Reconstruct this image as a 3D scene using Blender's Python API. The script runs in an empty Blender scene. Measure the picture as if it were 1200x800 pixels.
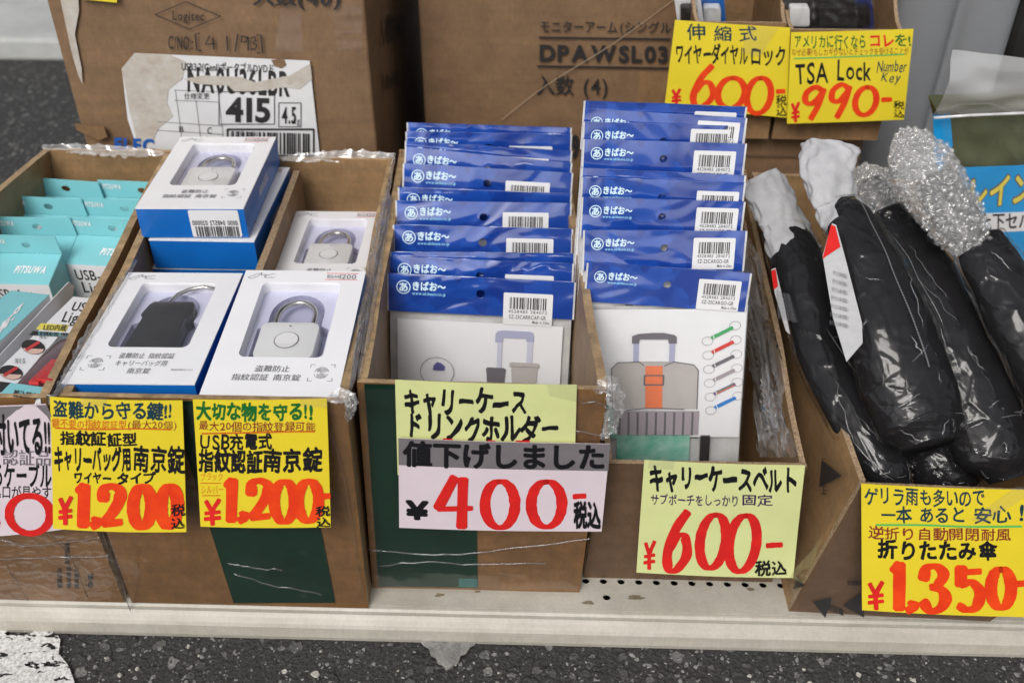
import bpy, bmesh, math, random
from mathutils import Vector, Matrix, noise
from mathutils.geometry import tessellate_polygon
R = math.radians
random.seed(11)
scene = bpy.context.scene
col = scene.collection

# ------------------------------------------------------------------ camera
CAM = Vector((0, -.594, .784))
TH, YAW, FPX = R(36.4), R(1.7), 1151.0          # pitch below the horizon, turn to the left, focal length in photo pixels
cd = bpy.data.cameras.new('camera')
cam = bpy.data.objects.new('camera', cd); col.objects.link(cam)
cam.location = CAM
cam.rotation_euler = (R(90) - TH, 0, YAW)
cd.sensor_width = 36; cd.sensor_fit = 'HORIZONTAL'; cd.lens = FPX / 1200 * 36
cd.clip_start = .02; cd.clip_end = 200
cd.dof.use_dof = True; cd.dof.focus_distance = .84; cd.dof.aperture_fstop = 6.3
scene.camera = cam

# ------------------------------------------------------------------ daylight: bright overcast
SUN_EL, SUN_AZ = R(46), R(200)
w = bpy.data.worlds.new('World'); scene.world = w; w.use_nodes = True
nt = w.node_tree; nt.nodes.clear()
sky = nt.nodes.new('ShaderNodeTexSky'); sky.sky_type = 'NISHITA'; sky.sun_disc = False
sky.sun_elevation = SUN_EL; sky.sun_rotation = SUN_AZ; sky.dust_density = 4.0; sky.air_density = 1.0
hs = nt.nodes.new('ShaderNodeHueSaturation'); hs.inputs['Saturation'].default_value = .32
bg = nt.nodes.new('ShaderNodeBackground'); bg.inputs['Strength'].default_value = .115
wo = nt.nodes.new('ShaderNodeOutputWorld')
nt.links.new(sky.outputs[0], hs.inputs['Color']); nt.links.new(hs.outputs[0], bg.inputs[0]); nt.links.new(bg.outputs[0], wo.inputs[0])
sl = bpy.data.lights.new('sun', 'SUN'); sl.energy = 1.5; sl.angle = R(26); sl.color = (1, .97, .92)
so = bpy.data.objects.new('sun', sl); col.objects.link(so)
dirv = Vector((math.sin(SUN_AZ) * math.cos(SUN_EL), math.cos(SUN_AZ) * math.cos(SUN_EL), math.sin(SUN_EL)))
so.rotation_euler = dirv.to_track_quat('Z', 'Y').to_euler(); so.location = dirv * 5
vs = scene.view_settings
vs.view_transform = 'Standard'; vs.look = 'None'; vs.gamma = 1; vs.use_curve_mapping = False; vs.exposure = 0.13
scene.cycles.max_bounces = 8; scene.cycles.transparent_max_bounces = 16
scene.cycles.use_denoising = True

# ------------------------------------------------------------------ helpers: rays, meshes, things
FW = Vector((-math.sin(YAW) * math.cos(TH), math.cos(YAW) * math.cos(TH), -math.sin(TH)))
RT = Vector((math.cos(YAW), math.sin(YAW), 0)); UP = RT.cross(FW)
def ray(x, y): return FW + RT * ((x - 600) / FPX) - UP * ((y - 400) / FPX)
def PY(x, y, v): d = ray(x, y); return CAM + d * ((v - CAM.y) / d.y)      # where that sight line meets the plane Y = v
def PZ(x, y, v): d = ray(x, y); return CAM + d * ((v - CAM.z) / d.z)      # ... the level Z = v

class Plane:
    """a flat face of the scene; (x, y, off) -> world point, off metres proud of it, with an optional paper curl"""
    def __init__(s, p, n, curl=None):
        s.p = Vector(p); s.n = Vector(n).normalized(); s.curl = curl
    def __call__(s, x, y, off=0.0):
        d = ray(x, y); t = (s.p - CAM).dot(s.n) / d.dot(s.n)
        q = CAM + d * t
        if s.curl: off = off + s.curl(x, y)
        return q + s.n * off
def vert(y, tilt=0, z=.3, curl=None, yaw=0):                                 # a face standing at depth y; tilt > 0: foot nearer to the viewer
    return Plane((0, y, z), (math.sin(R(yaw)), -math.cos(R(tilt)), math.sin(R(tilt))), curl)
def plane3(a, b, c):
    n = (Vector(b) - Vector(a)).cross(Vector(c) - Vector(a)); n.normalize()
    if n.dot(CAM - Vector(a)) < 0: n = -n
    return Plane(a, n)

class MB:
    def __init__(s): s.v = []; s.f = []; s.m = []
    def face(s, pts, mi=0):
        b = len(s.v); s.v += [Vector(p) for p in pts]; s.f.append(tuple(range(b, b + len(pts)))); s.m.append(mi)
    def grid(s, fn, nu, nv, mi=0, flip=False):
        b = len(s.v)
        for j in range(nv + 1):
            for i in range(nu + 1): s.v.append(Vector(fn(i / nu, j / nv)))
        for j in range(nv):
            for i in range(nu):
                q = (b + j * (nu + 1) + i, b + j * (nu + 1) + i + 1, b + (j + 1) * (nu + 1) + i + 1, b + (j + 1) * (nu + 1) + i)
                s.f.append(q[::-1] if flip else q); s.m.append(mi)
    def box(s, a, b, mi=0, xf=None):
        x0, y0, z0 = a; x1, y1, z1 = b
        p = [Vector(q) for q in ((x0,y0,z0),(x1,y0,z0),(x1,y1,z0),(x0,y1,z0),(x0,y0,z1),(x1,y0,z1),(x1,y1,z1),(x0,y1,z1))]
        if xf: p = [xf @ q for q in p]
        k = len(s.v); s.v += p
        for q in ((0,3,2,1),(4,5,6,7),(0,1,5,4),(1,2,6,5),(2,3,7,6),(3,0,4,7)):
            s.f.append(tuple(k + i for i in q)); s.m.append(mi)
    def tube(s, pts, r, n=10, mi=0, cap=True):
        pts = [Vector(p) for p in pts]; rings = []
        rr = r if isinstance(r, (list, tuple)) else [r] * len(pts)
        for i, p in enumerate(pts):
            t = (pts[min(i + 1, len(pts) - 1)] - pts[max(i - 1, 0)]).normalized()
            a = t.cross(Vector((0, 0, 1)));  a = a if a.length > .05 else t.cross(Vector((1, 0, 0)))
            a.normalize(); b = t.cross(a)
            k = len(s.v)
            s.v += [p + (a * math.cos(2 * math.pi * j / n) + b * math.sin(2 * math.pi * j / n)) * rr[i] for j in range(n)]
            rings.append(k)
        for k, l in zip(rings, rings[1:]):
            for j in range(n):
                s.f.append((k + j, k + (j + 1) % n, l + (j + 1) % n, l + j)); s.m.append(mi)
        if cap:
            s.f.append(tuple(rings[0] + j for j in range(n))[::-1]); s.m.append(mi)
            s.f.append(tuple(rings[-1] + j for j in range(n))); s.m.append(mi)
    def poly(s, pts, fn, holes=(), mi=0):                                # flat outline (may be concave, may have holes), mapped by fn(x, y)
        loops = [[Vector((p[0], p[1], 0)) for p in pts]] + [[Vector((p[0], p[1], 0)) for p in h] for h in holes]
        tris = tessellate_polygon(loops); flat = [p for l in loops for p in l]
        b = len(s.v); s.v += [Vector(fn(p.x, p.y)) for p in flat]
        for t in tris: s.f.append(tuple(b + i for i in t)); s.m.append(mi)
    def slab(s, pts, fn, th, holes=(), mi=0, mside=None):                 # the same with thickness th: fn(x, y, off)
        mside = mi if mside is None else mside
        s.poly(pts, lambda x, y: fn(x, y, th), holes, mi); s.poly(pts, lambda x, y: fn(x, y, 0), holes, mi)
        for l in [pts] + list(holes):
            for a, b in zip(l, list(l[1:]) + [l[0]]):
                s.face((fn(a[0], a[1], 0), fn(b[0], b[1], 0), fn(b[0], b[1], th), fn(a[0], a[1], th)), mside)
    def build(s, name, mats, parent=None, org=(0, 0, 0), smooth=False, bevel=0, seg=2):
        me = bpy.data.meshes.new(name); o_ = Vector(org)
        me.from_pydata([tuple(v - o_) for v in s.v], [], s.f)
        for m in (mats if isinstance(mats, (list, tuple)) else [mats]): me.materials.append(m)
        me.polygons.foreach_set('material_index', s.m)
        bm = bmesh.new(); bm.from_mesh(me); bmesh.ops.remove_doubles(bm, verts=bm.verts, dist=1e-6)
        bmesh.ops.recalc_face_normals(bm, faces=bm.faces)
        if bevel:
            ed = [e for e in bm.edges if len(e.link_faces) == 2 and e.calc_face_angle(0) > .6]
            bmesh.ops.bevel(bm, geom=ed, offset=bevel, segments=seg, affect='EDGES', profile=.5, clamp_overlap=True)
        bm.to_mesh(me); bm.free()
        if smooth:
            me.polygons.foreach_set('use_smooth', [True] * len(me.polygons))
            if smooth != 'all': me.set_sharp_from_angle(angle=R(40))
        o = bpy.data.objects.new(name, me); col.objects.link(o)
        if parent is not None: o.parent = parent
        else: o.location = o_
        return o

def tag(o, label=None, cat=None, group=None, kind=None):
    for k, v in (('label', label), ('category', cat), ('group', group), ('kind', kind)):
        if v: o[k] = v
    return o
class Thing:
    """an Empty at the thing's base; part() hangs a mesh under it (or under one of its parts)"""
    def __init__(s, name, label, cat, loc=(0, 0, 0), group=None):
        s.o = bpy.data.objects.new(name, None); col.objects.link(s.o); s.loc = Vector(loc)
        s.o.location = loc; s.o.empty_display_size = .03; tag(s.o, label, cat, group)
    def part(s, name, mb, mats, parent=None, **k):
        return mb.build(name, mats, parent or s.o, s.loc, **k)
def dup(o, parent=None):
    c = o.copy(); col.objects.link(c)
    if parent is not None: c.parent = parent
    for ch in list(o.children): dup(ch, c)
    return c

# ------------------------------------------------------------------ lettering
_g = {}
_cu = bpy.data.curves.new('pen', 'FONT'); _cu.size = 1; _cu.resolution_u = 3
_ob = bpy.data.objects.new('pen', _cu); col.objects.link(_ob)
def glyph(ch, bold):
    k = (ch, bold)
    if k not in _g:
        _cu.body = ch; _cu.offset = bold if ord(ch) < 0x80 else 0
        bpy.context.view_layer.update()
        e = _ob.evaluated_get(bpy.context.evaluated_depsgraph_get()); m = e.to_mesh()
        p = [(v.co.x, v.co.y) for v in m.vertices]; f = [tuple(q.vertices) for q in m.polygons]
        e.to_mesh_clear()
        if ord(ch) > 0x2000 or not p: adv, p = (1.0 if p else .45), [(x, y + .12) for x, y in p]
        else:
            lo = min(x for x, y in p); hi = max(x for x, y in p)
            adv = hi - lo + .1; p = [(x - lo + .05, y + .12) for x, y in p]
        _g[k] = (p, f, adv)
    return _g[k]
def write(mb, mp, text, x0, y0, x1, y1, bold=.0, sl=0, jit=1.0, slant=0, off=.0004, cap=False, mi=0, vertical=False):
    """text fitted to the rectangle x0..x1, y0 (top)..y1 (foot) of the face mp; sl drops the right end; jit makes it a hand's"""
    gl = [glyph(c, bold) for c in text]; tot = sum(g[2] for g in gl) if not vertical else len(gl)
    pen = 0; lo, hi = (.12, .85) if cap else (0, 1)
    for ci, (p, f, adv) in enumerate(gl):
        a = random.uniform(-1, 1) * R(4) * jit; s_ = 1 + random.uniform(-.06, .05) * jit
        dx, dy = random.uniform(-.03, .03) * jit, random.uniform(-.04, .04) * jit
        ca, sa = math.cos(a) * s_, math.sin(a) * s_; seed = random.uniform(0, 99); b = len(mb.v)
        rb = bold if ord(text[ci]) >= 0x80 else 0; kn = 1 if rb <= 0 else (4 if rb < .016 else (6 if rb < .028 else 8))
        for x, y, k_ in [(x + (rb * math.cos(6.283 * k_ / kn + .4) if kn > 1 else 0), y + (rb * math.sin(6.283 * k_ / kn + .4) if kn > 1 else 0), k_) for k_ in range(kn) for x, y in p]:
            if jit:
                q = noise.noise_vector(Vector((x * 2.6, y * 2.6, seed))) * .05 * jit; x += q.x; y += q.y
            xx, yy = x - adv / 2, y - .5
            xx, yy = xx * ca - yy * sa + adv / 2 + dx, xx * sa + yy * ca + .5 + dy
            if vertical:
                px = x0 + (x1 - x0) * (xx + slant * (yy - .5)); py = y0 + (y1 - y0) * (ci + 1 - yy) / tot
            else:
                t = (yy - lo) / (hi - lo); fx = (pen + xx + slant * t) / tot
                px = x0 + (x1 - x0) * fx; py = y1 - (y1 - y0) * t + sl * fx
            mb.v.append(mp(px, py, off + .000008 * k_))
        for k_ in range(kn):
            for q in f: mb.f.append(tuple(b + k_ * len(p) + i for i in q)); mb.m.append(mi)
        pen += adv
def catmull(p, n=6):
    p = [Vector((a[0], a[1])) for a in p]; out = []
    q = [p[0] * 2 - p[1]] + p + [p[-1] * 2 - p[-2]]
    for i in range(len(p) - 1):
        a, b, c, d = q[i:i + 4]
        for k in range(n):
            t = k / n
            out.append(.5 * (2 * b + (c - a) * t + (2 * a - 5 * b + 4 * c - d) * t * t + (3 * b - a - 3 * c + d) * t ** 3))
    return out + [p[-1]]
_lift = [0]
def stroke(mb, mp, pts, wx, wy=None, smooth=True, mi=0, off=None):
    """one pull of a marker whose tip is wx wide and wy high"""
    wy = wx if wy is None else wy
    c = catmull(pts) if smooth and len(pts) > 2 else [Vector((a[0], a[1])) for a in pts]
    if len(c) == 2: c = [c[0].lerp(c[1], k / 5) for k in range(6)]
    _lift[0] = (_lift[0] + 1) % 12
    off = .0005 + .00004 * _lift[0] if off is None else off
    L, Rr = [], []; seed = random.uniform(0, 50)
    for i, p in enumerate(c):
        t = c[min(i + 1, len(c) - 1)] - c[max(i - 1, 0)]
        if t.length < 1e-9: t = Vector((1, 0))
        t.normalize(); n = Vector((-t.y, t.x)); h = .5 * math.hypot(wx * n.x, wy * n.y)
        h *= 1 + .12 * noise.noise(Vector((i * .35, seed, 0)))
        L.append(p + n * h); Rr.append(p - n * h)
        if i in (0, len(c) - 1):                                        # slightly rounded end
            e = -t if i == 0 else t
            ends = [p + n * h * .6 + e * h * .35, p - n * h * .6 + e * h * .35]
            if i == 0: L.insert(0, ends[0]); Rr.insert(0, ends[1])
            else: L.append(ends[0]); Rr.append(ends[1])
    b = len(mb.v); k = len(L)
    for a in L: mb.v.append(mp(a.x, a.y, off))
    for a in Rr: mb.v.append(mp(a.x, a.y, off))
    for i in range(k - 1): mb.f.append((b + i, b + i + 1, b + k + i + 1, b + k + i)); mb.m.append(mi)
def _ell(n=15, ov=.25): return [(.5 + .5 * math.sin(a), .5 - .5 * math.cos(a)) for a in [(-.15 + (2 * math.pi + ov) * i / n) for i in range(n + 1)]]
DIG = {'0': [_ell()], '1': [[(.2, .2), (.62, .04)], [(.62, .03), (.58, 1)]],
 '2': [[(.04, .36), (.1, .08), (.5, 0), (.9, .13), (.82, .42), (.42, .75), (.05, .97)], [(.05, .97), (1, .92)]],
 '3': [[(.06, .3), (.2, .06), (.6, .02), (.9, .2), (.65, .42), (.36, .48)], [(.36, .48), (.8, .54), (.98, .74), (.75, .95), (.35, 1), (.04, .8)]],
 '4': [[(.5, 0), (.02, .63)], [(.02, .64), (1, .62)], [(.74, .03), (.7, 1)]],
 '5': [[(.14, .0), (.12, .42)], [(.12, .12), (1, .1)], [(.12, .42), (.6, .36), (.97, .6), (.8, .93), (.4, 1), (.02, .9)]],
 '6': [[(.72, 0), (.3, .3), (.06, .7), (.2, .97), (.55, .97), (.9, .72), (.72, .43), (.4, .42), (.12, .62)]],
 '9': [[(.9, .12), (.5, 0), (.1, .18), (.12, .46), (.48, .5), (.85, .22), (.92, .06)], [(.92, .06), (.78, .55), (.5, 1)]],
 ',': [[(.75, 0), (.6, .6), (.1, 1)]], '-': [[(0, .55), (.5, .47), (1, .45)]], '8': [[(.8,.1),(.4,.02),(.15,.22),(.5,.48),(.9,.75),(.5,.99),(.1,.78),(.5,.48),(.85,.22),(.78,.08)]],
 'Y': [[(.05, 0), (.45, .45)], [(.95, -.08), (.5, .45), (.52, 1.05)], [(0, .55), (1, .47)], [(-.03, .8), (1.03, .72)]]}
def digit(mb, mp, ch, x0, y0, x1, y1, wx, wy, slant=0, sl=0, mi=0):
    ix, iy = (wx * .5, wy * .5) if ch not in '-,1' else (0, wy * .3)
    X0, X1, Y0, Y1 = x0 + ix, x1 - ix, y0 + iy, y1 - iy
    for st in DIG[ch]:
        stroke(mb, mp, [(X0 + (X1 - X0) * a + slant * (.5 - b) * (Y1 - Y0), Y0 + (Y1 - Y0) * b + sl * a) for a, b in st], wx, wy, mi=mi, smooth=ch not in '14')
def bars(mb, mp, x0, y0, x1, y1, n=40, off=.0004, mi=0, sl=0, seed=3):
    rs = random.Random(seed); x = 0; ws = [rs.choice((1, 1, 2, 3)) for _ in range(n)]; t = sum(ws)
    for i, k in enumerate(ws):
        if i % 2 == 0:
            a, b = x0 + (x1 - x0) * x / t, x0 + (x1 - x0) * (x + k) / t
            s0, s1 = sl * x / t, sl * (x + k) / t
            mb.face((mp(a, y1 + s0, off), mp(b, y1 + s1, off), mp(b, y0 + s1, off), mp(a, y0 + s0, off)), mi)
        x += k
def crinkle(p, size, seed=0.0):
    """height of crumpled film at p: flat facets of about size, each tilted its own way"""
    q = Vector((p[0] / size[0], p[1] / size[1], p[2] / size[2] + seed)); d, c = noise.voronoi(q); c0 = c[0]
    r = noise.noise_vector(c0 * 5.37 + Vector((seed, 1.3, 7.7)))
    return r.dot(q - c0) * 1.3 + 2.2 * max(0, .16 - (d[1] - d[0]))
def lerp4(c, u, v):                                                    # c: TL, TR, BR, BL pixel corners
    a = (c[0][0] + (c[1][0] - c[0][0]) * u, c[0][1] + (c[1][1] - c[0][1]) * u)
    b = (c[3][0] + (c[2][0] - c[3][0]) * u, c[3][1] + (c[2][1] - c[3][1]) * u)
    return a[0] + (b[0] - a[0]) * v, a[1] + (b[1] - a[1]) * v
def sheet(mb, mp, c, th=.0003, n=10, mi=0):
    fr = lambda u, v: mp(*lerp4(c, u, v), th); bk = lambda u, v: mp(*lerp4(c, u, v), 0)
    mb.grid(fr, n, n, mi); mb.grid(bk, n, n, mi, True)
    for k in range(n):
        a, b = k / n, (k + 1) / n
        for p, q in (((a, 0), (b, 0)), ((a, 1), (b, 1)), ((0, a), (0, b)), ((1, a), (1, b))):
            mb.face((bk(*p), bk(*q), fr(*q), fr(*p)), mi)

# ------------------------------------------------------------------ materials
def nodes(m):
    m.use_nodes = True; t = m.node_tree; t.nodes.clear()
    out = t.nodes.new('ShaderNodeOutputMaterial'); return t, out
def N(t, kind, **k):
    n = t.nodes.new(kind)
    for a, v in k.items():
        if a.startswith('i_'): n.inputs[a[2:].replace('_', ' ')].default_value = v
        else: setattr(n, a, v)
    return n
def rgb(c): return (c[0], c[1], c[2], 1)
def mat(name, c, rough=.5, var=.0, vscale=18, c2=None, bump=0, bscale=120, coat=0, coat_rough=.12, metal=0, stretch=(1, 1, 1), spec=.5, detail=5, ridged=0, rscale=12, rstr=(1, 1, 1), trans=0, fibre=0):
    m = bpy.data.materials.new(name); t, out = nodes(m); L = t.links.new
    p = N(t, 'ShaderNodeBsdfPrincipled'); L(p.outputs[0], out.inputs[0])
    p.inputs['Roughness'].default_value = rough; p.inputs['Metallic'].default_value = metal
    p.inputs['Coat Weight'].default_value = coat; p.inputs['Coat Roughness'].default_value = coat_rough
    p.inputs['Specular IOR Level'].default_value = spec
    p.inputs['Base Color'].default_value = rgb(c)
    if trans: p.inputs['Transmission Weight'].default_value = trans
    if var or bump or ridged:
        tc = N(t, 'ShaderNodeTexCoord'); mp = N(t, 'ShaderNodeMapping'); mp.inputs['Scale'].default_value = stretch
        L(tc.outputs['Object'], mp.inputs[0])
    if var:
        n1 = N(t, 'ShaderNodeTexNoise'); n1.inputs['Scale'].default_value = vscale; n1.inputs['Detail'].default_value = detail; n1.inputs['Roughness'].default_value = .6
        L(mp.outputs[0], n1.inputs['Vector'])
        rp = N(t, 'ShaderNodeValToRGB'); rp.color_ramp.elements[0].position = .3; rp.color_ramp.elements[1].position = .7
        d = c2 or tuple(x * (1 - var) for x in c); rp.color_ramp.elements[0].color = rgb(d)
        rp.color_ramp.elements[1].color = rgb(tuple(min(1, x * (1 + var * .5)) for x in c) if c2 is None else c)
        L(n1.outputs[0], rp.inputs[0]); last = rp.outputs[0]
        if fibre:
            for sc_, st_ in ((320, (1, 1, .35)), (16, (.2, .2, 3.5)), (60, (1, 1, 1))):
                mf = N(t, 'ShaderNodeMapping'); mf.inputs['Scale'].default_value = st_; L(tc.outputs['Object'], mf.inputs[0])
                nf = N(t, 'ShaderNodeTexNoise'); nf.inputs['Scale'].default_value = sc_; nf.inputs['Detail'].default_value = 4; nf.inputs['Roughness'].default_value = .7; L(mf.outputs[0], nf.inputs['Vector'])
                rf = N(t, 'ShaderNodeMapRange'); rf.inputs[1].default_value = .3; rf.inputs[2].default_value = .7; rf.inputs[3].default_value = 1 - fibre; rf.inputs[4].default_value = 1 + fibre * .6; L(nf.outputs[0], rf.inputs[0])
                mf2 = N(t, 'ShaderNodeVectorMath', operation='SCALE'); L(last, mf2.inputs[0]); L(rf.outputs[0], mf2.inputs['Scale']); last = mf2.outputs[0]
        L(last, p.inputs['Base Color'])
    h = None
    if bump:
        n2 = N(t, 'ShaderNodeTexNoise'); n2.inputs['Scale'].default_value = bscale; n2.inputs['Detail'].default_value = 3
        L(mp.outputs[0], n2.inputs['Vector'])
        b = N(t, 'ShaderNodeBump'); b.inputs['Strength'].default_value = bump; b.inputs['Distance'].default_value = .002
        L(n2.outputs[0], b.inputs['Height']); L(b.outputs[0], p.inputs['Normal']); h = b
    if ridged:
        m2 = N(t, 'ShaderNodeMapping'); m2.inputs['Scale'].default_value = rstr; L(tc.outputs['Object'], m2.inputs[0])
        n3 = N(t, 'ShaderNodeTexNoise'); n3.noise_type = 'RIDGED_MULTIFRACTAL'; n3.inputs['Scale'].default_value = rscale; n3.inputs['Detail'].default_value = 4
        n3.inputs['Distortion'].default_value = .6
        L(m2.outputs[0], n3.inputs['Vector'])
        b = N(t, 'ShaderNodeBump'); b.inputs['Strength'].default_value = ridged; b.inputs['Distance'].default_value = .003
        L(n3.outputs[0], b.inputs['Height']); L(b.outputs[0], p.inputs['Coat Normal'])
        if not h: L(b.outputs[0], p.inputs['Normal'])
    return m
def film(name, rough=.12, scale=14, stretch=(1, 1, 1), bump=.6, haze=.03, tint=(1, 1, 1), dist=.004, gain=1.0):
    m = bpy.data.materials.new(name); t, out = nodes(m); L = t.links.new
    tc = N(t, 'ShaderNodeTexCoord'); mp = N(t, 'ShaderNodeMapping'); mp.inputs['Scale'].default_value = stretch; L(tc.outputs['Object'], mp.inputs[0])
    n = N(t, 'ShaderNodeTexNoise'); n.noise_type = 'RIDGED_MULTIFRACTAL'; n.inputs['Scale'].default_value = scale; n.inputs['Detail'].default_value = 3; n.inputs['Distortion'].default_value = .8
    L(mp.outputs[0], n.inputs['Vector'])
    b = N(t, 'ShaderNodeBump'); b.inputs['Strength'].default_value = bump; b.inputs['Distance'].default_value = dist; L(n.outputs[0], b.inputs['Height'])
    g = N(t, 'ShaderNodeBsdfGlossy'); g.inputs['Roughness'].default_value = rough; L(b.outputs[0], g.inputs['Normal'])
    tr = N(t, 'ShaderNodeBsdfTransparent'); tr.inputs[0].default_value = rgb(tint)
    df = N(t, 'ShaderNodeBsdfDiffuse'); df.inputs[0].default_value = (.8, .8, .8, 1); L(b.outputs[0], df.inputs['Normal'])
    m0 = N(t, 'ShaderNodeMixShader'); m0.inputs[0].default_value = haze; L(tr.outputs[0], m0.inputs[1]); L(df.outputs[0], m0.inputs[2])
    lw = N(t, 'ShaderNodeLayerWeight'); lw.inputs[0].default_value = .5; L(b.outputs[0], lw.inputs['Normal'])
    p5 = N(t, 'ShaderNodeMath', operation='POWER'); p5.inputs[1].default_value = 4; L(lw.outputs['Facing'], p5.inputs[0])
    fr = N(t, 'ShaderNodeMath', operation='MULTIPLY_ADD'); fr.inputs[1].default_value = .9; fr.inputs[2].default_value = .045; L(p5.outputs[0], fr.inputs[0])
    mu = N(t, 'ShaderNodeMath', operation='MULTIPLY'); mu.use_clamp = True; mu.inputs[1].default_value = gain; L(fr.outputs[0], mu.inputs[0])
    mx = N(t, 'ShaderNodeMixShader'); L(mu.outputs[0], mx.inputs[0]); L(m0.outputs[0], mx.inputs[1]); L(g.outputs[0], mx.inputs[2])
    L(mx.outputs[0], out.inputs[0]); return m
M = {}
M['kraft'] = mat('kraft_board', (.25, .145, .066), .62, .22, 30, fibre=.16, bump=.25, bscale=300, coat=.0, stretch=(1, 1, .5))
M['kraft_back'] = mat('kraft_board_dark', (.215, .126, .065), .7, .16, 24, fibre=.13, bump=.2, bscale=300)
M['kraft_wrap'] = mat('wrapped_kraft_board', (.20, .100, .036), .5, .25, 22, fibre=.16, coat=.15, coat_rough=.12, ridged=.35, rscale=7, rstr=(.6, 1, 2.2))
M['kraft_in'] = mat('kraft_board_inside', (.30, .18, .082), .6, .2, 26, fibre=.15, bump=.25, bscale=300, coat=.1, ridged=.25, rscale=9)
M['rim'] = mat('folded_board_rim', (.40, .27, .14), .6, .35, 60, fibre=.15, bump=.5, bscale=220, coat=.25, coat_rough=.2)
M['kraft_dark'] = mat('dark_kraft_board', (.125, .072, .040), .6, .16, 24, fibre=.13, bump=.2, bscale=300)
M['edge'] = mat('cut_board_edge', (.36, .25, .15), .8, .55, 420, bump=.5, bscale=500)
M['green'] = mat('dark_green_print', (.003, .026, .014), .45, .3, 22, spec=.25, coat=.1, coat_rough=.1, ridged=.3, rscale=7, rstr=(.6, 1, 2.2))
M['teal_print'] = mat('teal_print', (.01, .11, .10), .4)
M['yellow'] = mat('yellow_card', (.72, .57, .022), .45, .06, 25, bump=.12, bscale=60, coat=.12, coat_rough=.2)
M['lime'] = mat('pale_green_card', (.63, .67, .30), .5, .08, 22, bump=.12, bscale=60, coat=.2, coat_rough=.2)
M['lilac'] = mat('pinkish_white_paper', (.66, .57, .62), .5, .06, 25, bump=.1, bscale=60, coat=.2, coat_rough=.2)
M['greypaper'] = mat('grey_printed_paper', (.17, .155, .165), .5, .12, 60, bump=.1, bscale=60, coat=.2, coat_rough=.2)
M['red_ink'] = mat('red_marker', (.70, .018, .014), .4, .22, 60, c2=(.55, .012, .012))
M['orange_ink'] = mat('orange_red_marker', (.80, .065, .006), .4, .25, 55, c2=(.66, .028, .004))
M['black_ink'] = mat('black_marker', (.006, .006, .008), .4)
M['navy_ink'] = mat('navy_marker', (.004, .035, .055), .4)
M['green_ink'] = mat('green_marker', (.004, .12, .02), .4)
M['lgreen_ink'] = mat('light_green_marker', (.05, .45, .12), .4)
M['brown_ink'] = mat('brown_marker', (.22, .03, .015), .4)
M['rust_ink'] = mat('rust_marker', (.55, .12, .01), .4)
M['purple_ink'] = mat('purple_marker', (.035, .005, .07), .4)
M['print_black'] = mat('black_print', (.02, .018, .018), .6)
M['print_grey'] = mat('grey_print', (.13, .13, .14), .6)
M['white_card'] = mat('white_card', (.80, .80, .82), .38, .03, 30, coat=.15)
M['paper'] = mat('white_paper', (.68, .68, .69), .55, .07, 35, bump=.1, bscale=40)
M['torn'] = mat('torn_paper', (.42, .36, .30), .8, .3, 60, c2=(.54, .51, .47), bump=.4, bscale=150)
M['blue_card'] = mat('blue_card', (.006, .135, .50), .35, .12, 20, coat=.2)
M['cyan_card'] = mat('cyan_card', (.008, .33, .74), .35, .08, 14, coat=.3)
M['teal'] = mat('turquoise_card', (.22, .58, .63), .42, .05, 25, coat=.1)
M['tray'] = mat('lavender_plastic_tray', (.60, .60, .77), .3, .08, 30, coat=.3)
M['tray_shade'] = mat('lavender_tray_shade', (.40, .40, .55), .3)  # shade of the hollow put into a darker tray colour
M['silver'] = mat('silver_paint', (.74, .74, .74), .36, .04, 60, metal=.12, coat=.2)
M['steel'] = mat('bright_steel', (.62, .60, .56), .2, metal=1)
M['black_plastic'] = mat('black_plastic', (.022, .02, .02), .3, .4, 30, bump=.15, bscale=30)
M['red_plastic'] = mat('red_plastic', (.55, .02, .02), .3, .2, 60)
M['dark_red'] = mat('dark_red_tray', (.10, .012, .016), .25, .4, 30, coat=.4)
M['orange'] = mat('orange_print', (.80, .20, .08), .5, .06, 120)
M['greycase'] = mat('grey_print_pale', (.47, .44, .42), .5, .06, 60)
M['greycase2'] = mat('grey_print_mid', (.36, .32, .35), .5, .05, 60)
M['linegrey'] = mat('grey_print_dark', (.14, .13, .15), .5)
M['lav'] = mat('lavender_print', (.38, .39, .55), .5)
M['skin_print'] = mat('skin_tone_print', (.68, .46, .38), .5)
M['logo'] = mat('pale_blue_print', (.62, .80, .90), .4)
M['logo2'] = mat('sky_blue_print', (.30, .62, .85), .4)
M['white_print'] = mat('white_print', (.85, .85, .85), .45)
M['sticker'] = mat('white_sticker', (.74, .74, .75), .4, .03, 40)
M['pearl'] = mat('silver_pouch', (.74, .74, .74), .22, .25, 30, metal=.3, ridged=.8, rscale=25)
M['belt_green'] = mat('green_webbing', (.06, .36, .25), .5, .35, 60, c2=(.35, .55, .47))
M['hole'] = mat('punched_hole', (.10, .10, .11), .6)
M['fabric_black'] = mat('black_umbrella_cloth', (.008, .0075, .009), .85, .35, 40, bump=.8, bscale=45, coat=.0, spec=.15)
M['sleeve'] = mat('white_foam_sleeve', (.43, .43, .445), .85, .2, 45, bump=.9, bscale=60)
M['olive'] = mat('olive_rain_cloth', (.085, .095, .045), .5, .35, 14, bump=.7, bscale=22)
M['lemon'] = mat('lemon_print', (.78, .66, .10), .45)
M['shelf'] = mat('cream_shelf_paint', (.50, .475, .415), .42, .10, 14, c2=(.40, .37, .31), bump=.05, bscale=200, detail=9, fibre=.09)
M['wrap'] = film('clear_wrap', .14, 14, (.5, 1, 2.4), .5, .008, gain=1.3)
M['window'] = film('clear_window', .06, 14, (1, 1, 1), .5, .01, gain=1.1)
M['pouch'] = film('clear_pouch', .10, 20, (1, 1, 1.6), .25, .02, gain=.9)
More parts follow.
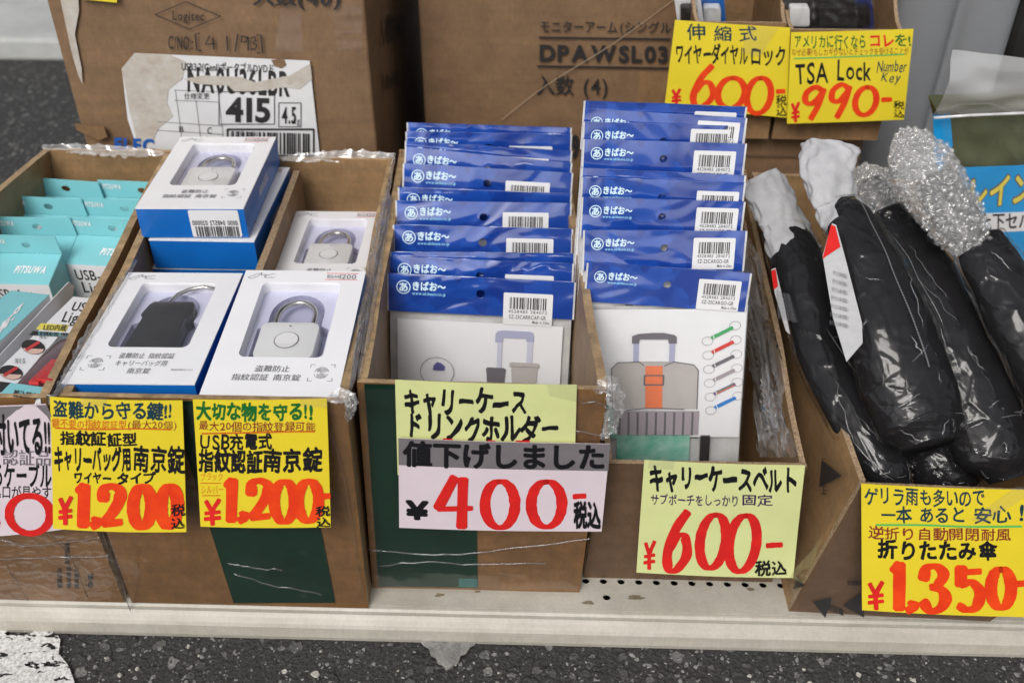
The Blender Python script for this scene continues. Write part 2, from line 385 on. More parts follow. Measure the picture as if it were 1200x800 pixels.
M['umb_film'] = film('clear_umbrella_bag', .07, 40, (1.6, .6, 1), .3, .004, gain=.72)
M['edge_strip'] = mat('film_fold', (.62, .62, .62), .2, .3, 60, coat=.5, spec=.8)  # pale laminated strip along the header edges, also the flap seam

# ------------------------------------------------------------------ the ground
def asphalt():
    m = bpy.data.materials.new('asphalt'); t, out = nodes(m); L = t.links.new
    p = N(t, 'ShaderNodeBsdfPrincipled'); L(p.outputs[0], out.inputs[0]); p.inputs['Roughness'].default_value = .75
    tc = N(t, 'ShaderNodeTexCoord'); wn = N(t, 'ShaderNodeTexNoise'); wn.inputs['Scale'].default_value = 90; wn.inputs['Detail'].default_value = 2
    L(tc.outputs['Object'], wn.inputs['Vector'])
    mixv = N(t, 'ShaderNodeMix', data_type='RGBA'); mixv.inputs[0].default_value = .012; L(tc.outputs['Object'], mixv.inputs[6]); L(wn.outputs[1], mixv.inputs[7])
    acc = None; hacc = None
    base = N(t, 'ShaderNodeTexNoise'); base.inputs['Scale'].default_value = 260; base.inputs['Detail'].default_value = 5; L(tc.outputs['Object'], base.inputs['Vector'])
    rb = N(t, 'ShaderNodeValToRGB'); rb.color_ramp.elements[0].color = (.012, .012, .0125, 1); rb.color_ramp.elements[1].color = (.055, .053, .05, 1)
    rb.color_ramp.elements[0].position = .3; rb.color_ramp.elements[1].position = .75; L(base.outputs[0], rb.inputs[0]); acc = rb.outputs[0]; hacc = base.outputs[0]
    for sc, th, lo, hi in ((62, .42, .03, .20), (120, .40, .035, .30), (280, .34, .05, .42)):
        v = N(t, 'ShaderNodeTexVoronoi'); v.inputs['Scale'].default_value = sc; L(mixv.outputs[2], v.inputs['Vector'])
        sp = N(t, 'ShaderNodeSeparateColor'); L(v.outputs['Color'], sp.inputs[0])
        # stone where close to the cell centre, and only in some cells, of its own grey
        r1 = N(t, 'ShaderNodeMath', operation='MULTIPLY'); r1.inputs[1].default_value = th * 1.25; L(sp.outputs[1], r1.inputs[0])
        r2 = N(t, 'ShaderNodeMath', operation='SUBTRACT'); L(r1.outputs[0], r2.inputs[0]); L(v.outputs['Distance'], r2.inputs[1])
        r3 = N(t, 'ShaderNodeMapRange'); r3.inputs[1].default_value = -.01; r3.inputs[2].default_value = .05; L(r2.outputs[0], r3.inputs[0])
        pw = N(t, 'ShaderNodeMath', operation='POWER'); pw.inputs[1].default_value = 3.2; L(sp.outputs[0], pw.inputs[0])
        g = N(t, 'ShaderNodeMix', data_type='RGBA'); g.inputs[6].default_value = (lo, lo * .98, lo * .95, 1); g.inputs[7].default_value = (hi, hi * .98, hi * .95, 1); L(pw.outputs[0], g.inputs[0])
        mx = N(t, 'ShaderNodeMix', data_type='RGBA'); L(r3.outputs[0], mx.inputs[0]); L(acc, mx.inputs[6]); L(g.outputs[2], mx.inputs[7]); acc = mx.outputs[2]
        ad = N(t, 'ShaderNodeMath', operation='MULTIPLY_ADD'); ad.inputs[1].default_value = 60 / sc; L(r3.outputs[0], ad.inputs[0]); L(hacc, ad.inputs[2]); hacc = ad.outputs[0]
    L(acc, p.inputs['Base Color'])
    b = N(t, 'ShaderNodeBump'); b.inputs['Strength'].default_value = .8; b.inputs['Distance'].default_value = .004; L(hacc, b.inputs['Height']); L(b.outputs[0], p.inputs['Normal'])
    return m
M['asphalt'] = asphalt()
def worn_paint():
    m = bpy.data.materials.new('worn_road_paint'); t, out = nodes(m); L = t.links.new
    p = N(t, 'ShaderNodeBsdfPrincipled'); p.inputs['Roughness'].default_value = .6
    tc = N(t, 'ShaderNodeTexCoord'); n = N(t, 'ShaderNodeTexNoise'); n.inputs['Scale'].default_value = 62; n.inputs['Detail'].default_value = 6; n.inputs['Roughness'].default_value = .6; n.inputs['Distortion'].default_value = .5
    mpp = N(t, 'ShaderNodeMapping'); mpp.inputs['Scale'].default_value = (.8, 1.9, 1); mpp.inputs['Rotation'].default_value = (0, 0, .5); L(tc.outputs['Object'], mpp.inputs[0]); L(mpp.outputs[0], n.inputs['Vector'])
    n2 = N(t, 'ShaderNodeTexNoise'); n2.inputs['Scale'].default_value = 400; n2.inputs['Detail'].default_value = 3; L(tc.outputs['Object'], n2.inputs['Vector'])
    r = N(t, 'ShaderNodeValToRGB'); r.color_ramp.elements[0].color = (.42, .42, .41, 1); r.color_ramp.elements[1].color = (.72, .72, .71, 1); r.color_ramp.elements[0].position = .35; r.color_ramp.elements[1].position = .6
    L(n2.outputs[0], r.inputs[0]); L(r.outputs[0], p.inputs['Base Color'])
    k = N(t, 'ShaderNodeValToRGB'); k.color_ramp.elements[0].position = .56; k.color_ramp.elements[1].position = .575; L(n.outputs[0], k.inputs[0])
    tr = N(t, 'ShaderNodeBsdfTransparent'); mx = N(t, 'ShaderNodeMixShader'); L(k.outputs[0], mx.inputs[0]); L(p.outputs[0], mx.inputs[1]); L(tr.outputs[0], mx.inputs[2]); L(mx.outputs[0], out.inputs[0])
    return m
M['worn_paint'] = worn_paint()
M['concrete'] = mat('pale_concrete', (.25, .245, .235), .85, .45, 130, bump=.5, bscale=250)
M['paving'] = mat('pale_paving', (.44, .45, .44), .8, .18, 12, bump=.5, bscale=90)

g = MB(); g.face(((-30, -30, 0), (30, -30, 0), (30, 30, 0), (-30, 30, 0)))
tag(g.build('asphalt_ground', M['asphalt']), kind='structure')
def flat(px, name, m, z):
    b = MB(); b.poly([tuple(PZ(x, y, 0).xy) for x, y in px], lambda x, y: (x, y, z))
    return tag(b.build(name, m), kind='structure')
flat([(-60, 728), (50, 728), (62, 735), (72, 752), (70, 768), (82, 783), (88, 800), (96, 830), (-60, 830)], 'road_marking', M['worn_paint'], .004)
flat([(478, 740), (574, 740), (566, 749), (562, 751), (556, 759), (551, 761), (546, 769), (540, 771), (537, 780), (531, 783), (524, 788), (518, 782), (514, 781), (511, 774), (505, 771), (503, 763), (496, 759), (491, 752)], 'concrete_patch', M['concrete'], .004)
b = MB()
for x0, x1, y0, y1 in ((-6, 6, 1.47, 1.745), (-6, 6, 1.76, 2.4)):
    b.box((x0, y0, .0), (x1, y1, .05))
tag(b.build('pavement', M['paving'], bevel=.008), kind='structure')
b = MB(); rs = random.Random(5)
for i in range(420):                                                   # loose chips lying on the asphalt
    x, y = rs.uniform(-.56, .56), rs.uniform(-.13, -.022)
    if i > 330: x, y = rs.uniform(-1.3, -.5), rs.uniform(.4, 1.4)
    s_ = rs.uniform(.0008, .0024) * (1.4 if rs.random() < .1 else 1); k = len(b.v); n = 6
    top = [Vector((x + math.cos(a) * s_ * rs.uniform(.5, 1.1), y + math.sin(a) * s_ * rs.uniform(.5, 1.1), s_ * rs.uniform(.4, .8))) for a in [2 * math.pi * j / n for j in range(n)]]
    bot = [Vector((x + (p.x - x) * 1.35, y + (p.y - y) * 1.35, .0)) for p in top]
    b.face(top, rs.choice((0, 0, 1, 2)))
    mi = b.m[-1]
    for j in range(n): b.face((bot[j], bot[(j + 1) % n], top[(j + 1) % n], top[j]), mi)
tag(b.build('gravel', [mat('chip_grey', (.20, .20, .19), .7), mat('chip_dark', (.07, .07, .07), .6), mat('chip_pale', (.42, .40, .36), .7)]), kind='stuff')

# ------------------------------------------------------------------ the low steel shelf everything stands on
ZS = .045
sh = Thing('display_shelf', 'low cream painted steel shelf base with perforated top carrying the cartons', 'shelf', (0, .2, 0))
b = MB()
def circ(x, y, r, n=14): return [(x + r * math.cos(2 * math.pi * k / n), y + r * math.sin(2 * math.pi * k / n)) for k in range(n)]
holes = [circ(.052 + .0168 * k, .0265, .0036) for k in range(-54, 44)] + [circ(.071 + .26 * k, .0075, .0037) for k in range(-3, 3)]
b.slab([(-.95, -.008), (.95, -.008), (.95, .46), (-.95, .46)], lambda x, y, o: (x, y, ZS - .002 + o), .002, holes)
sh.part('top_plate', b, M['shelf'])
prof = [(.000, .0425), (-.0105, .0425), (-.0125, .0405), (-.0125, .037), (-.0105, .035), (-.0065, .0335), (-.0055, .027), (-.009, .024), (-.0135, .021), (-.0155, .018), (-.0165, .006), (-.0155, .0008), (.004, .0008)]
b = MB()
for (ya, za), (yb, zb) in zip(prof, prof[1:] + prof[:1]): b.face(((-.95, ya, za), (.95, ya, za), (.95, yb, zb), (-.95, yb, zb)))
sh.part('fascia', b, M['shelf'])
b = MB(); b.box((-.94, .006, .001), (.94, .45, .006)); sh.part('floor_pan', b, M['print_black'])
b = MB()
for x, y, s_ in ((515, 697, 9), (690, 706, 10), (745, 700, 14), (560, 693, 6), (880, 690, 8)):            # rust and glue marks on the plate
    q = PZ(x, y, ZS); b.poly([(q.x + math.cos(a) * s_ * .0007 * random.uniform(.5, 1), q.y + math.sin(a) * s_ * .0003 * random.uniform(.5, 1)) for a in [k * .52 for k in range(12)]], lambda x, y: (x, y, ZS + .0003))
sh.part('stain', b, mat('rust_stain', (.20, .16, .10), .8, .5, 300))

# ------------------------------------------------------------------ cartons
def panel(mb, b0, b1, t1, t0, inn, th=.005, amp=.0025, mi=0, me=0, n=(16, 6)):
    """one cardboard wall, foot b0-b1, rim t0-t1, its inner side th along inn"""
    inn = Vector(inn).normalized(); sd = random.uniform(0, 99)
    def base(u, v):
        p = (b0 * (1 - u) + b1 * u) * (1 - v) + (t0 * (1 - u) + t1 * u) * v
        q = noise.noise(Vector((u * 3.1, v * 2.2, sd))) * amp
        r_ = noise.noise(Vector((u * 9, sd, 0))) * amp * .8 * v
        return p + inn * q + Vector((0, 0, r_))
    mb.grid(base, n[0], n[1], mi); mb.grid(lambda u, v: base(u, v) + inn * th, n[0], n[1], mi, True)
    for k in range(n[0]):
        for v, m_ in ((0, mi), (1, me)):
            a, c = base(k / n[0], v), base((k + 1) / n[0], v); mb.face((a, c, c + inn * th, a + inn * th), m_)
    for k in range(n[1]):
        for u in (0, 1):
            a, c = base(u, k / n[1]), base(u, (k + 1) / n[1]); mb.face((a, c, c + inn * th, a + inn * th), me)
def carton(label, bot, top, mats, front_amp=.0004, me=0, front_th=.005):
    """open carton: bot and top are front-left, front-right, back-right, back-left"""
    bot = [Vector(p) for p in bot]; top = [Vector(p) for p in top]
    t = Thing('cardboard_carton', label, 'carton', sum(bot, Vector()) / 4, 'open cartons of goods on the shelf')
    b = MB(); panel(b, bot[0], bot[1], top[1], top[0], (0, 1, 0), front_th, front_amp, me=1 if me else 2); t.front = t.part('front_panel', b, mats + [M['rim']], smooth=True); inner = [M['kraft_in'], mats[1] if me else M['rim']]; sme = 1; sth = .005 if me else .0075
    b = MB(); e = Vector((0, .006, 0)); panel(b, bot[3] - e, bot[0] + e, top[0] + e, top[3] - e, (1, 0, 0), sth, me=sme); t.left = t.part('side_panel', b, inner, smooth=True)
    b = MB(); panel(b, bot[1] + e, bot[2] - e, top[2] - e, top[1] + e, (-1, 0, 0), sth, me=sme); t.right = t.part('side_panel', b, inner, smooth=True)
    b = MB(); panel(b, bot[2], bot[3], top[3], top[2], (0, -1, 0), me=sme); t.part('back_panel', b, inner, smooth=True)
    b = MB(); z = Vector((0, 0, .002)); q = [(p + (sum(bot, Vector()) / 4 - p).normalized() * .008) + z for p in bot]
    b.face(q); b.face([p + Vector((0, 0, .004)) for p in q][::-1])
    for i in range(4): b.face((q[i], q[(i + 1) % 4], q[(i + 1) % 4] + Vector((0, 0, .004)), q[i] + Vector((0, 0, .004))))
    t.part('base_panel', b, mats)
    return t
def wrap(t, mp, c, n=(80, 60), amp=.0020, off=.0022, parent=None, name='plastic_wrap', mat_=None):
    """a loose wrinkled sheet of clear film over a face"""
    sd = random.uniform(0, 99); b = MB()
    def fn(u, v):
        x, y = lerp4(c, u, v)
        r1 = 1 - abs(noise.noise(Vector((u * 3.2 + v * 1.3, v * 7 - u * 1.1, sd)))) * 2.2
        r2 = 1 - abs(noise.noise(Vector((u * 7 - v * 2, v * 11 + u * 2, sd + 7)))) * 2.2
        return mp(x, y, off + amp * (.5 + .5 * crinkle((u, v, 0), (.22, .12, 1), sd) + .25 * crinkle((u, v, 0), (.07, .06, 1), sd + 5)) + amp * .5 * max(0, r2) ** 4)
    b.grid(fn, *n); return t.part(name, b, mat_ or M['wrap'], parent=parent, smooth='all')
def creases(t, mp, lines, wd=.42, parent=None):
    """folds of the film that stand up and catch the light"""
    b = MB()
    for l in lines:
        c = catmull(l, 8) if len(l) > 2 else [Vector(l[0]).lerp(Vector(l[1]), k / 10) for k in range(11)]
        k0 = len(b.v)
        for i, p in enumerate(c):
            tt = c[min(i + 1, len(c) - 1)] - c[max(i - 1, 0)]; tt.normalize(); n_ = Vector((-tt.y, tt.x)); u = i / (len(c) - 1)
            h = wd * (math.sin(math.pi * u) ** .5 + .05) * (.55 + .6 * abs(noise.noise(Vector((i * .5, l[0][0], 0)))))
            p = p + n_ * 2.2 * noise.noise(Vector((i * .4, l[0][1], 3)))
            b.v += [mp(p.x + n_.x * h, p.y + n_.y * h, .0022), mp(p.x, p.y, .0045), mp(p.x - n_.x * h, p.y - n_.y * h, .0022)]
        for i in range(len(c) - 1):
            for j in (0, 1): b.f.append((k0 + 3 * i + j, k0 + 3 * i + j + 1, k0 + 3 * i + 4 + j, k0 + 3 * i + 3 + j)); b.m.append(0)
    return t.part('film_crease', b, M['crease'], parent=parent, smooth='all')
M['crease'] = film('clear_film_fold', .16, 30, (1, 1, 1), .5, .03, gain=2.0)
M['wad'] = film('crumpled_clear_film', .12, 45, (1, 1, 1), .9, .07, gain=1.8)
M['hang'] = film('hanging_clear_film', .13, 11, (1, 1, 2), .5, .04, gain=1.8)
YF = -.012
V = Vector
# the cables' carton and the padlocks' carton, side by side
C0 = carton('wrapped brown carton of cable boxes at the left end of the shelf', [(-.62, YF, ZS), (-.379, YF, ZS), (-.415, .425, ZS), (-.60, .425, ZS)],
            [(-.62, YF, .288), (-.383, YF, .292), (-.418, .425, .295), (-.566, .425, .295)], [M['kraft_wrap'], M['edge']])
C1 = carton('brown carton with a wide dark green stripe, holding the padlock boxes', [(-.372, YF, ZS), (-.1505, YF, ZS), (-.164, .41, ZS), (-.405, .41, ZS)],
            [(-.372, YF, .294), (-.1465, YF, .294), (-.161, .41, .296), (-.409, .41, .296)], [M['kraft_wrap'], M['edge']])
b = MB(); panel(b, V((-.262, .0, .06)), V((-.272, .40, .06)), V((-.272, .39, .289)), V((-.2595, .0, .287)), (1, 0, 0), .007, .002, me=1)
C1.part('divider', b, [M['kraft'], M['edge']], smooth=True)
C2 = carton('narrow carton with dark green left half, full of drink holder bags', [(-.150, .012, ZS), (.0455, .012, ZS), (.034, .44, ZS), (-.158, .44, ZS)],
            [(-.1415, .012, .294), (.0575, .012, .291), (.030, .44, .292), (-.160, .44, .292)], [M['kraft_wrap'], M['edge']])
C3 = carton('low fronted brown carton full of luggage belt bags', [(.0495, .030, ZS), (.229, .030, ZS), (.226, .44, ZS), (.047, .44, ZS)],
            [(.0625, .030, .195), (.236, .030, .195), (.236, .43, .277), (.046, .43, .277)], [M['kraft'], M['edge']], me=1)
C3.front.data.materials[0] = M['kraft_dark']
C4 = carton('leaning brown carton with printed triangles, full of black umbrellas', [(.238, -.004, ZS), (.420, -.010, ZS), (.56, .455, ZS), (.247, .455, ZS)],
            [(.2745, .004, .199), (.53, .000, .196), (.64, .455, .25), (.249, .455, .262)], [M['kraft'], M['edge']], me=1)
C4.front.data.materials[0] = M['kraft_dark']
f0, f1, f2, f3 = vert(YF), vert(YF), vert(.012), vert(.030)
f4 = plane3((.238, -.004, ZS), (.420, -.010, ZS), (.2745, .004, .199)); f4l = plane3((.238, -.004, ZS), (.2745, .004, .199), (.249, .41, .262))
def mark(t, mp, px, m, name, off=.0009, parent=None):
    b = MB(); b.poly(px, lambda x, y: mp(x, y, off)); return t.part(name, b, m, parent=parent or t.front)
mark(C1, f1, [(199, 469), (347, 468.5), (393, 705), (274, 705.5)], M['green'], 'green_stripe')
mark(C2, f2, [(427, 449), (556, 451), (560, 687.5), (443.5, 686)], M['green'], 'green_stripe')
mark(C2, f2, [(538, 676), (559.5, 676.5), (559.7, 686.5), (538, 686)], M['teal_print'], 'teal_mark', .0013)
def ink_part(t, mp, items, m, name='lettering', parent=None):
    b = MB()
    for it in items: write(b, mp, *it[0], **(it[1] if len(it) > 1 else {}))
    return t.part(name, b, m, parent=parent)
ink_part(C0, f0, [(('天地無用', 67, 664, 73, 688), dict(vertical=True, jit=0, bold=.03, off=.001)), (('取扱注意', 78, 662, 84, 688), dict(vertical=True, jit=0, bold=.03, off=.001)),
                  (('水濡注意', 87, 664, 93, 688), dict(vertical=True, jit=0, bold=.03, off=.001)), (('精密', 103, 671, 109, 688), dict(vertical=True, jit=0, bold=.03, off=.001)), (('積重厳禁', 76, 634, 82, 660), dict(vertical=True, jit=0, bold=.02, off=.001))], M['print_black'], parent=C0.front)
wrap(C0, f0, [(-8, 615), (130, 614), (152, 700), (-8, 700)])
wrap(C1, f1, [(70, 470), (404, 470), (429, 703), (155, 703)])
wrap(C2, f2, [(421, 452), (706, 459), (676, 688), (440, 686)])
creases(C0, f0, [[(0, 652), (60, 650), (128, 648)], [(60, 622), (85, 650), (104, 695)], [(10, 660), (35, 700)], [(0, 628), (40, 636), (118, 626)]])
creases(C1, f1, [[(275, 668), (320, 682), (378, 692)], [(268, 656), (300, 662), (332, 664)], [(122, 622), (140, 668), (154, 712)], [(388, 500), (404, 560), (424, 690)], [(160, 640), (158, 690), (150, 712)]], .42)
creases(C2, f2, [[(432, 640), (500, 646), (560, 644), (690, 628)], [(445, 660), (500, 655), (560, 658), (640, 656)], [(430, 470), (436, 560), (446, 690)], [(680, 470), (700, 468), (712, 476)], [(672, 500), (708, 508)], [(478, 690), (480, 706), (446, 704)]], .42)
# wads of loose film on the rims
def wad(t, pts, r, seed, name='film_wad', m=None):
    b = MB(); rs = random.Random(seed)
    def fn(u, v):
        k = u * (len(pts) - 1); i = min(int(k), len(pts) - 2); p = V(pts[i]).lerp(V(pts[i + 1]), k - i)
        a = 2 * math.pi * v; q = V((math.cos(a), math.sin(a) * .5, math.sin(a)))
        n_ = noise.noise(V((u * len(pts) * 2.3, math.cos(a) * 1.7 + seed, math.sin(a) * 1.7))) ; n2 = abs(noise.noise(V((u * 20, math.cos(a) * 4, math.sin(a) * 4 + seed))))
        return p + q * r * (.35 + .9 * abs(n_) + .7 * n2) * math.sin(math.pi * min(1, max(0, .04 + u * .92))) ** .5
    b.grid(fn, 14 * len(pts), 22); return t.part(name, b, m or M['wad'])
wad(C2, [PY(x, y, .01) for x, y in ((700, 458), (715, 448), (722, 470), (716, 500), (706, 512))], .008, 3)
wad(C1, [PY(x, y, -.012) for x, y in ((386, 468), (402, 463), (412, 470), (408, 490))], .007, 5)
wad(C1, [PZ(x, y, .297) for x, y in ((64, 464), (78, 440), (100, 400), (130, 352), (160, 305))], .0045, 6)
wad(C1, [PZ(x, y, .298) for x, y in ((330, 186), (370, 184), (420, 182), (462, 182))], .006, 8)
wad(C1, [PZ(x, y, .298) for x, y in ((462, 184), (452, 235), (440, 290), (424, 380), (411, 455))], .0045, 9)
wad(C0, [PZ(x, y, .297) for x, y in ((50, 172), (90, 174), (140, 177), (192, 180))], .006, 10)
wad(C0, [PY(x, y, -.010) for x, y in ((2, 474), (30, 472), (52, 470), (64, 464))], .005, 12)
wad(C2, [PZ(x, y, .295) for x, y in ((420, 446), (432, 380), (444, 310), (458, 230))], .004, 13)
# film hanging inside the belts' carton on its right wall, prints on the umbrellas' carton
wl = plane3((.236, .03, .195), (.236, .43, .277), (.229, .03, .06)); wl.p = wl.p + wl.n * .008
for c_, o_, sd_ in (([(880, 270), (897, 300), (946, 536), (900, 536)], .004, 3.1), ([(876, 235), (890, 262), (938, 500), (912, 520)], .013, 8.7)):
    b = MB(); b.grid(lambda u, v: wl(*lerp4(c_, u, v), o_ + .0075 * max(0, 1 - 2.6 * abs(noise.noise(V((u * 4.5 - v * 2.5, v * 1.3, sd_))))) ** 2 + .004 * max(0, 1 - 3 * abs(noise.noise(V((u * 9 - v * 5, v * 3, sd_ + 3))))) ** 2), 44, 60)
    C3.part('plastic_wrap', b, M['hang'], parent=C3.right, smooth='all')
def tri(t, mp, c, r, up, m, parent):
    b = MB(); b.poly([(c[0] + r * math.cos(up + k * 2.094), c[1] + r * math.sin(up + k * 2.094) * 1.1) for k in range(3)], lambda x, y: mp(x, y, .0036)); t.part('print_triangle', b, m, parent=parent)
for (c, r, up, mp_, pr) in (((974, 556), 17, 2.2, f4l, C4.left), ((964, 706), 13, 3.5, f4, C4.front), ((940, 684), 8, .3, f4l, C4.left), ((1003, 705), 16, 1.0, f4, C4.front)):
    tri(C4, mp_, c, r, up, M['print_black'], pr)
ink_part(C4, f4l, [(('この面を上', 966, 536, 973, 580), dict(vertical=True, jit=0, bold=.03, off=.0036))], M['print_black'], parent=C4.left)
ink_part(C4, f4, [(('取扱注意', 961, 698, 988, 706), dict(jit=0, bold=.03, sl=12, off=.0038)), (('天地無用', 992, 676, 1010, 682), dict(jit=0, bold=.03, off=.0038))], M['print_black'], parent=C4.front)
wrap(C4, f4l, [(905, 330), (1003, 560), (935, 712), (900, 560)], (24, 24), .0012, .0045, parent=C4.left)
wrap(C4, f4, [(1006, 570), (1200, 575), (1150, 724), (930, 716)], (24, 24), .0012, .0045, parent=C4.front)

# ------------------------------------------------------------------ the big cartons behind
def closed(label, x0, x1, y0, y1, z0, z1, m, group=None):
    t = Thing('shipping_carton', label, 'carton', ((x0 + x1) / 2, (y0 + y1) / 2, z0), group)
    b = MB(); n = 8; sd = random.uniform(0, 99)
    f = lambda p: p + V((noise.noise(V((p.y * 4, p.z * 4, sd))), noise.noise(V((p.x * 4, p.z * 4, sd + 5))) * .4, noise.noise(V((p.x * 4, p.y * 4, sd + 9))))) * .004
    for fn in (lambda u, v: (x0 + (x1 - x0) * u, y0, z0 + (z1 - z0) * v), lambda u, v: (x1, y0 + (y1 - y0) * u, z0 + (z1 - z0) * v),
               lambda u, v: (x1 - (x1 - x0) * u, y1, z0 + (z1 - z0) * v), lambda u, v: (x0, y1 - (y1 - y0) * u, z0 + (z1 - z0) * v), lambda u, v: (x0 + (x1 - x0) * u, y0 + (y1 - y0) * v, z1)):
        b.grid(lambda u, v: f(V(fn(u, v))), n, n)
    t.body = t.part('carton_body', b, m, bevel=.004, seg=3, smooth=True)
    return t
K1 = closed('brown shipping carton with a half torn white address label, left of the back row', -.530, -.187, .455, 1.05, 0, .52, M['kraft_back'])
k1 = vert(.4525)
def flatpart(t, mp, px, m, name, off=.0008, parent=None, th=.0002):
    b = MB(); b.slab(px, lambda x, y, o: mp(x, y, off + o), th); return t.part(name, b, m, parent=parent)
lab = flatpart(K1, k1, [(158, 62), (363, 71), (366, 100), (376, 190), (372, 200), (170, 200), (150, 140), (143, 80)], M['paper'], 'shipping_label')
flatpart(K1, k1, [(143, 80), (158, 62), (200, 64), (218, 72), (214, 92), (198, 104), (196, 120), (203, 136), (186, 150), (180, 164), (162, 168), (152, 128)], M['torn'], 'torn_patch', .0014, lab)
flatpart(K1, k1, [(216, 92), (240, 88), (282, 90), (300, 96), (340, 88), (364, 74), (366, 92), (352, 104), (332, 102), (306, 106), (276, 108), (268, 100), (232, 98)], M['torn'], 'torn_patch', .0014, lab)
flatpart(K1, k1, [(318, 70), (333, 68), (336, 76), (330, 80), (322, 77)], M['kraft_back'], 'torn_patch', .0015, lab)
flatpart(K1, k1, [(67, -20), (91, -20), (93, 12), (88, 40), (96, 80), (97, 98), (92, 88), (84, 60)], M['torn'], 'torn_tape', .0008)
flatpart(K1, k1, [(90, 143), (104, 146), (124, 147), (128, 158), (118, 162), (92, 150)], M['kraft'], 'torn_flap', .003, None, .003)
def frame_lines(b, mp, rects, wd=.6, off=.0018):
    for x0, y0, x1, y1 in rects:
        for p, q in (((x0, y0), (x1, y0)), ((x1, y0), (x1, y1)), ((x1, y1), (x0, y1)), ((x0, y1), (x0, y0))): stroke(b, mp, [p, q], wd, off=off)
b = MB()
write(b, k1, 'USB3.2(Gen1)ポータブルDVDド', 213, 71, 322, 83, sl=3, jit=.2, off=.0018, bold=.01)
write(b, k1, 'NA0U36LBR', 219, 77, 341, 106, sl=6, jit=.1, bold=.035, cap=True, off=.0011)
write(b, k1, '415', 263, 113, 319, 141, sl=1, jit=0, bold=.035, cap=True, off=.0018)
frame_lines(b, k1, [(257, 107, 322, 145), (327, 120, 353, 148)], .9); write(b, k1, '4.5', 330, 124, 348, 144, jit=0, bold=.02, cap=True, off=.0018); write(b, k1, 'kg', 344, 135, 352, 146, jit=0, off=.0018)
for p, q in (((205, 105), (256, 107)), ((256, 107), (262, 160)), ((205, 117), (257, 119)), ((185, 142), (262, 147)), ((185, 152), (262, 157)), ((206, 105), (214, 165)), ((230, 117), (236, 165))): stroke(b, k1, [p, q], .45, off=.0018)
write(b, k1, '仕様変更', 216, 108, 246, 116, jit=0, off=.0018); write(b, k1, 'C', 243, 148, 249, 156, jit=0, cap=True, off=.0018); write(b, k1, 'B', 210, 147, 216, 154, jit=0, cap=True, off=.0018)
frame_lines(b, k1, [(267, 151, 368, 182)], 2.2); bars(b, k1, 271, 153, 364, 178, 62, .0018, sl=3); write(b, k1, '4953103', 328, 181, 362, 188, jit=0, off=.0018)
K1.part('label_print', b, M['print_black'], parent=lab); b = MB()
for p, q in (((182, 17), (218, 2)), ((218, 2), (259, 19)), ((259, 19), (222, 34)), ((222, 34), (182, 17))): stroke(b, k1, [p, q], 1.0, off=.001)
write(b, k1, 'Logitec', 202, 10, 240, 25, bold=.012, sl=1, jit=0, off=.001)
K1.part('diamond_mark', b, M['print_black']); b = MB()
write(b, k1, 'C/NO.:', 197, 41, 227, 57, bold=.01, jit=0, sl=1, off=.001, cap=True)
for ln in ([(234, 39), (229, 39.5), (231, 59), (236, 59)], [(246, 42), (241, 52), (252, 51)], [(250, 44), (251, 58)], [(266, 42), (267, 59)], [(279, 40), (276, 60)], [(290, 44), (284, 42), (283, 49), (289, 49), (291, 43), (291, 59)], [(294, 45), (299, 43), (300, 48), (296, 50), (301, 53), (299, 58), (294, 57)], [(301, 41), (306, 41), (308, 62), (302, 62)]):
    stroke(b, k1, ln, 1.8, smooth=False, off=.001)
K1.part('case_number', b, M['print_black']); b = MB()
write(b, k1, '入数(40)', 296, -14, 400, 7, bold=.025, sl=2, jit=0, off=.001)
K1.part('quantity_print', b, M['print_black'])
ink_part(K1, k1, [(('ELEC', 134, 160, 182, 175), dict(jit=0, bold=.04, cap=True, off=.0024, sl=2))], mat('maker_blue', (.01, .10, .42), .5), 'maker_lettering', lab)
ks = Plane((-.1845, .5, .3), (1, 0, 0))
ink_part(K1, ks, [(('入数(40)', 446, 20, 474, 56), dict(jit=0, sl=-12, bold=.02, off=.002)), (('RoHS', 450, 84, 466, 108), dict(jit=0, sl=-6, bold=.02, off=.002))], M['print_black'])
b = MB(); b.face([k1(x, y, .0006) for x, y in ((424, 4), (388, 4), (396, 60), (424, 62))]); K1.part('clear_tape', b, M['wrap']); b = MB(); b.face([k1(x, y, .0006) for x, y in ((330, 4), (352, 4), (356, 60), (322, 62))]); K1.part('clear_tape', b, M['wrap'])

K2 = closed('brown shipping carton printed with a monitor arm code, middle of the back row', -.150, .170, .60, .95, 0, .62, M['kraft_back'])
k2 = vert(.5975)
b = MB()
write(b, k2, 'モニターアーム', 632, 23, 724, 39, jit=0, bold=.008, off=.001, sl=1); write(b, k2, '(シングル)', 726, 24, 792, 39, jit=0, bold=.008, off=.001, sl=1)
write(b, k2, 'DPAWSL03', 631, 52, 784, 71, sl=2, jit=0, bold=.04, cap=True, off=.001); write(b, k2, '入数 (4)', 628, 87, 713, 112, sl=1, jit=0, bold=.012, off=.001)
stroke(b, k2, [(632, 44), (785, 46)], 2.4, smooth=False, off=.001); stroke(b, k2, [(630, 77.5), (785, 80)], 2.4, smooth=False, off=.001)
K2.part('product_lettering', b, M['print_black']); b = MB(); write(b, k2, '9', 668, 158, 680, 184, jit=0, bold=.05, cap=True, off=.001)
K2.part('digit_print', b, M['print_black'])
b = MB(); b.face([k2(x, y, .0006) for x, y in ((592, 137), (800, -14), (800, -6), (600, 140))]); K2.part('clear_tape', b, M['wrap'])
b = MB(); stroke(b, k2, [(588, 140), (640, 100), (720, 50), (800, -8)], .8, off=.0012); K2.part('tape_edge', b, mat('tape_edge', (.42, .32, .22), .4))
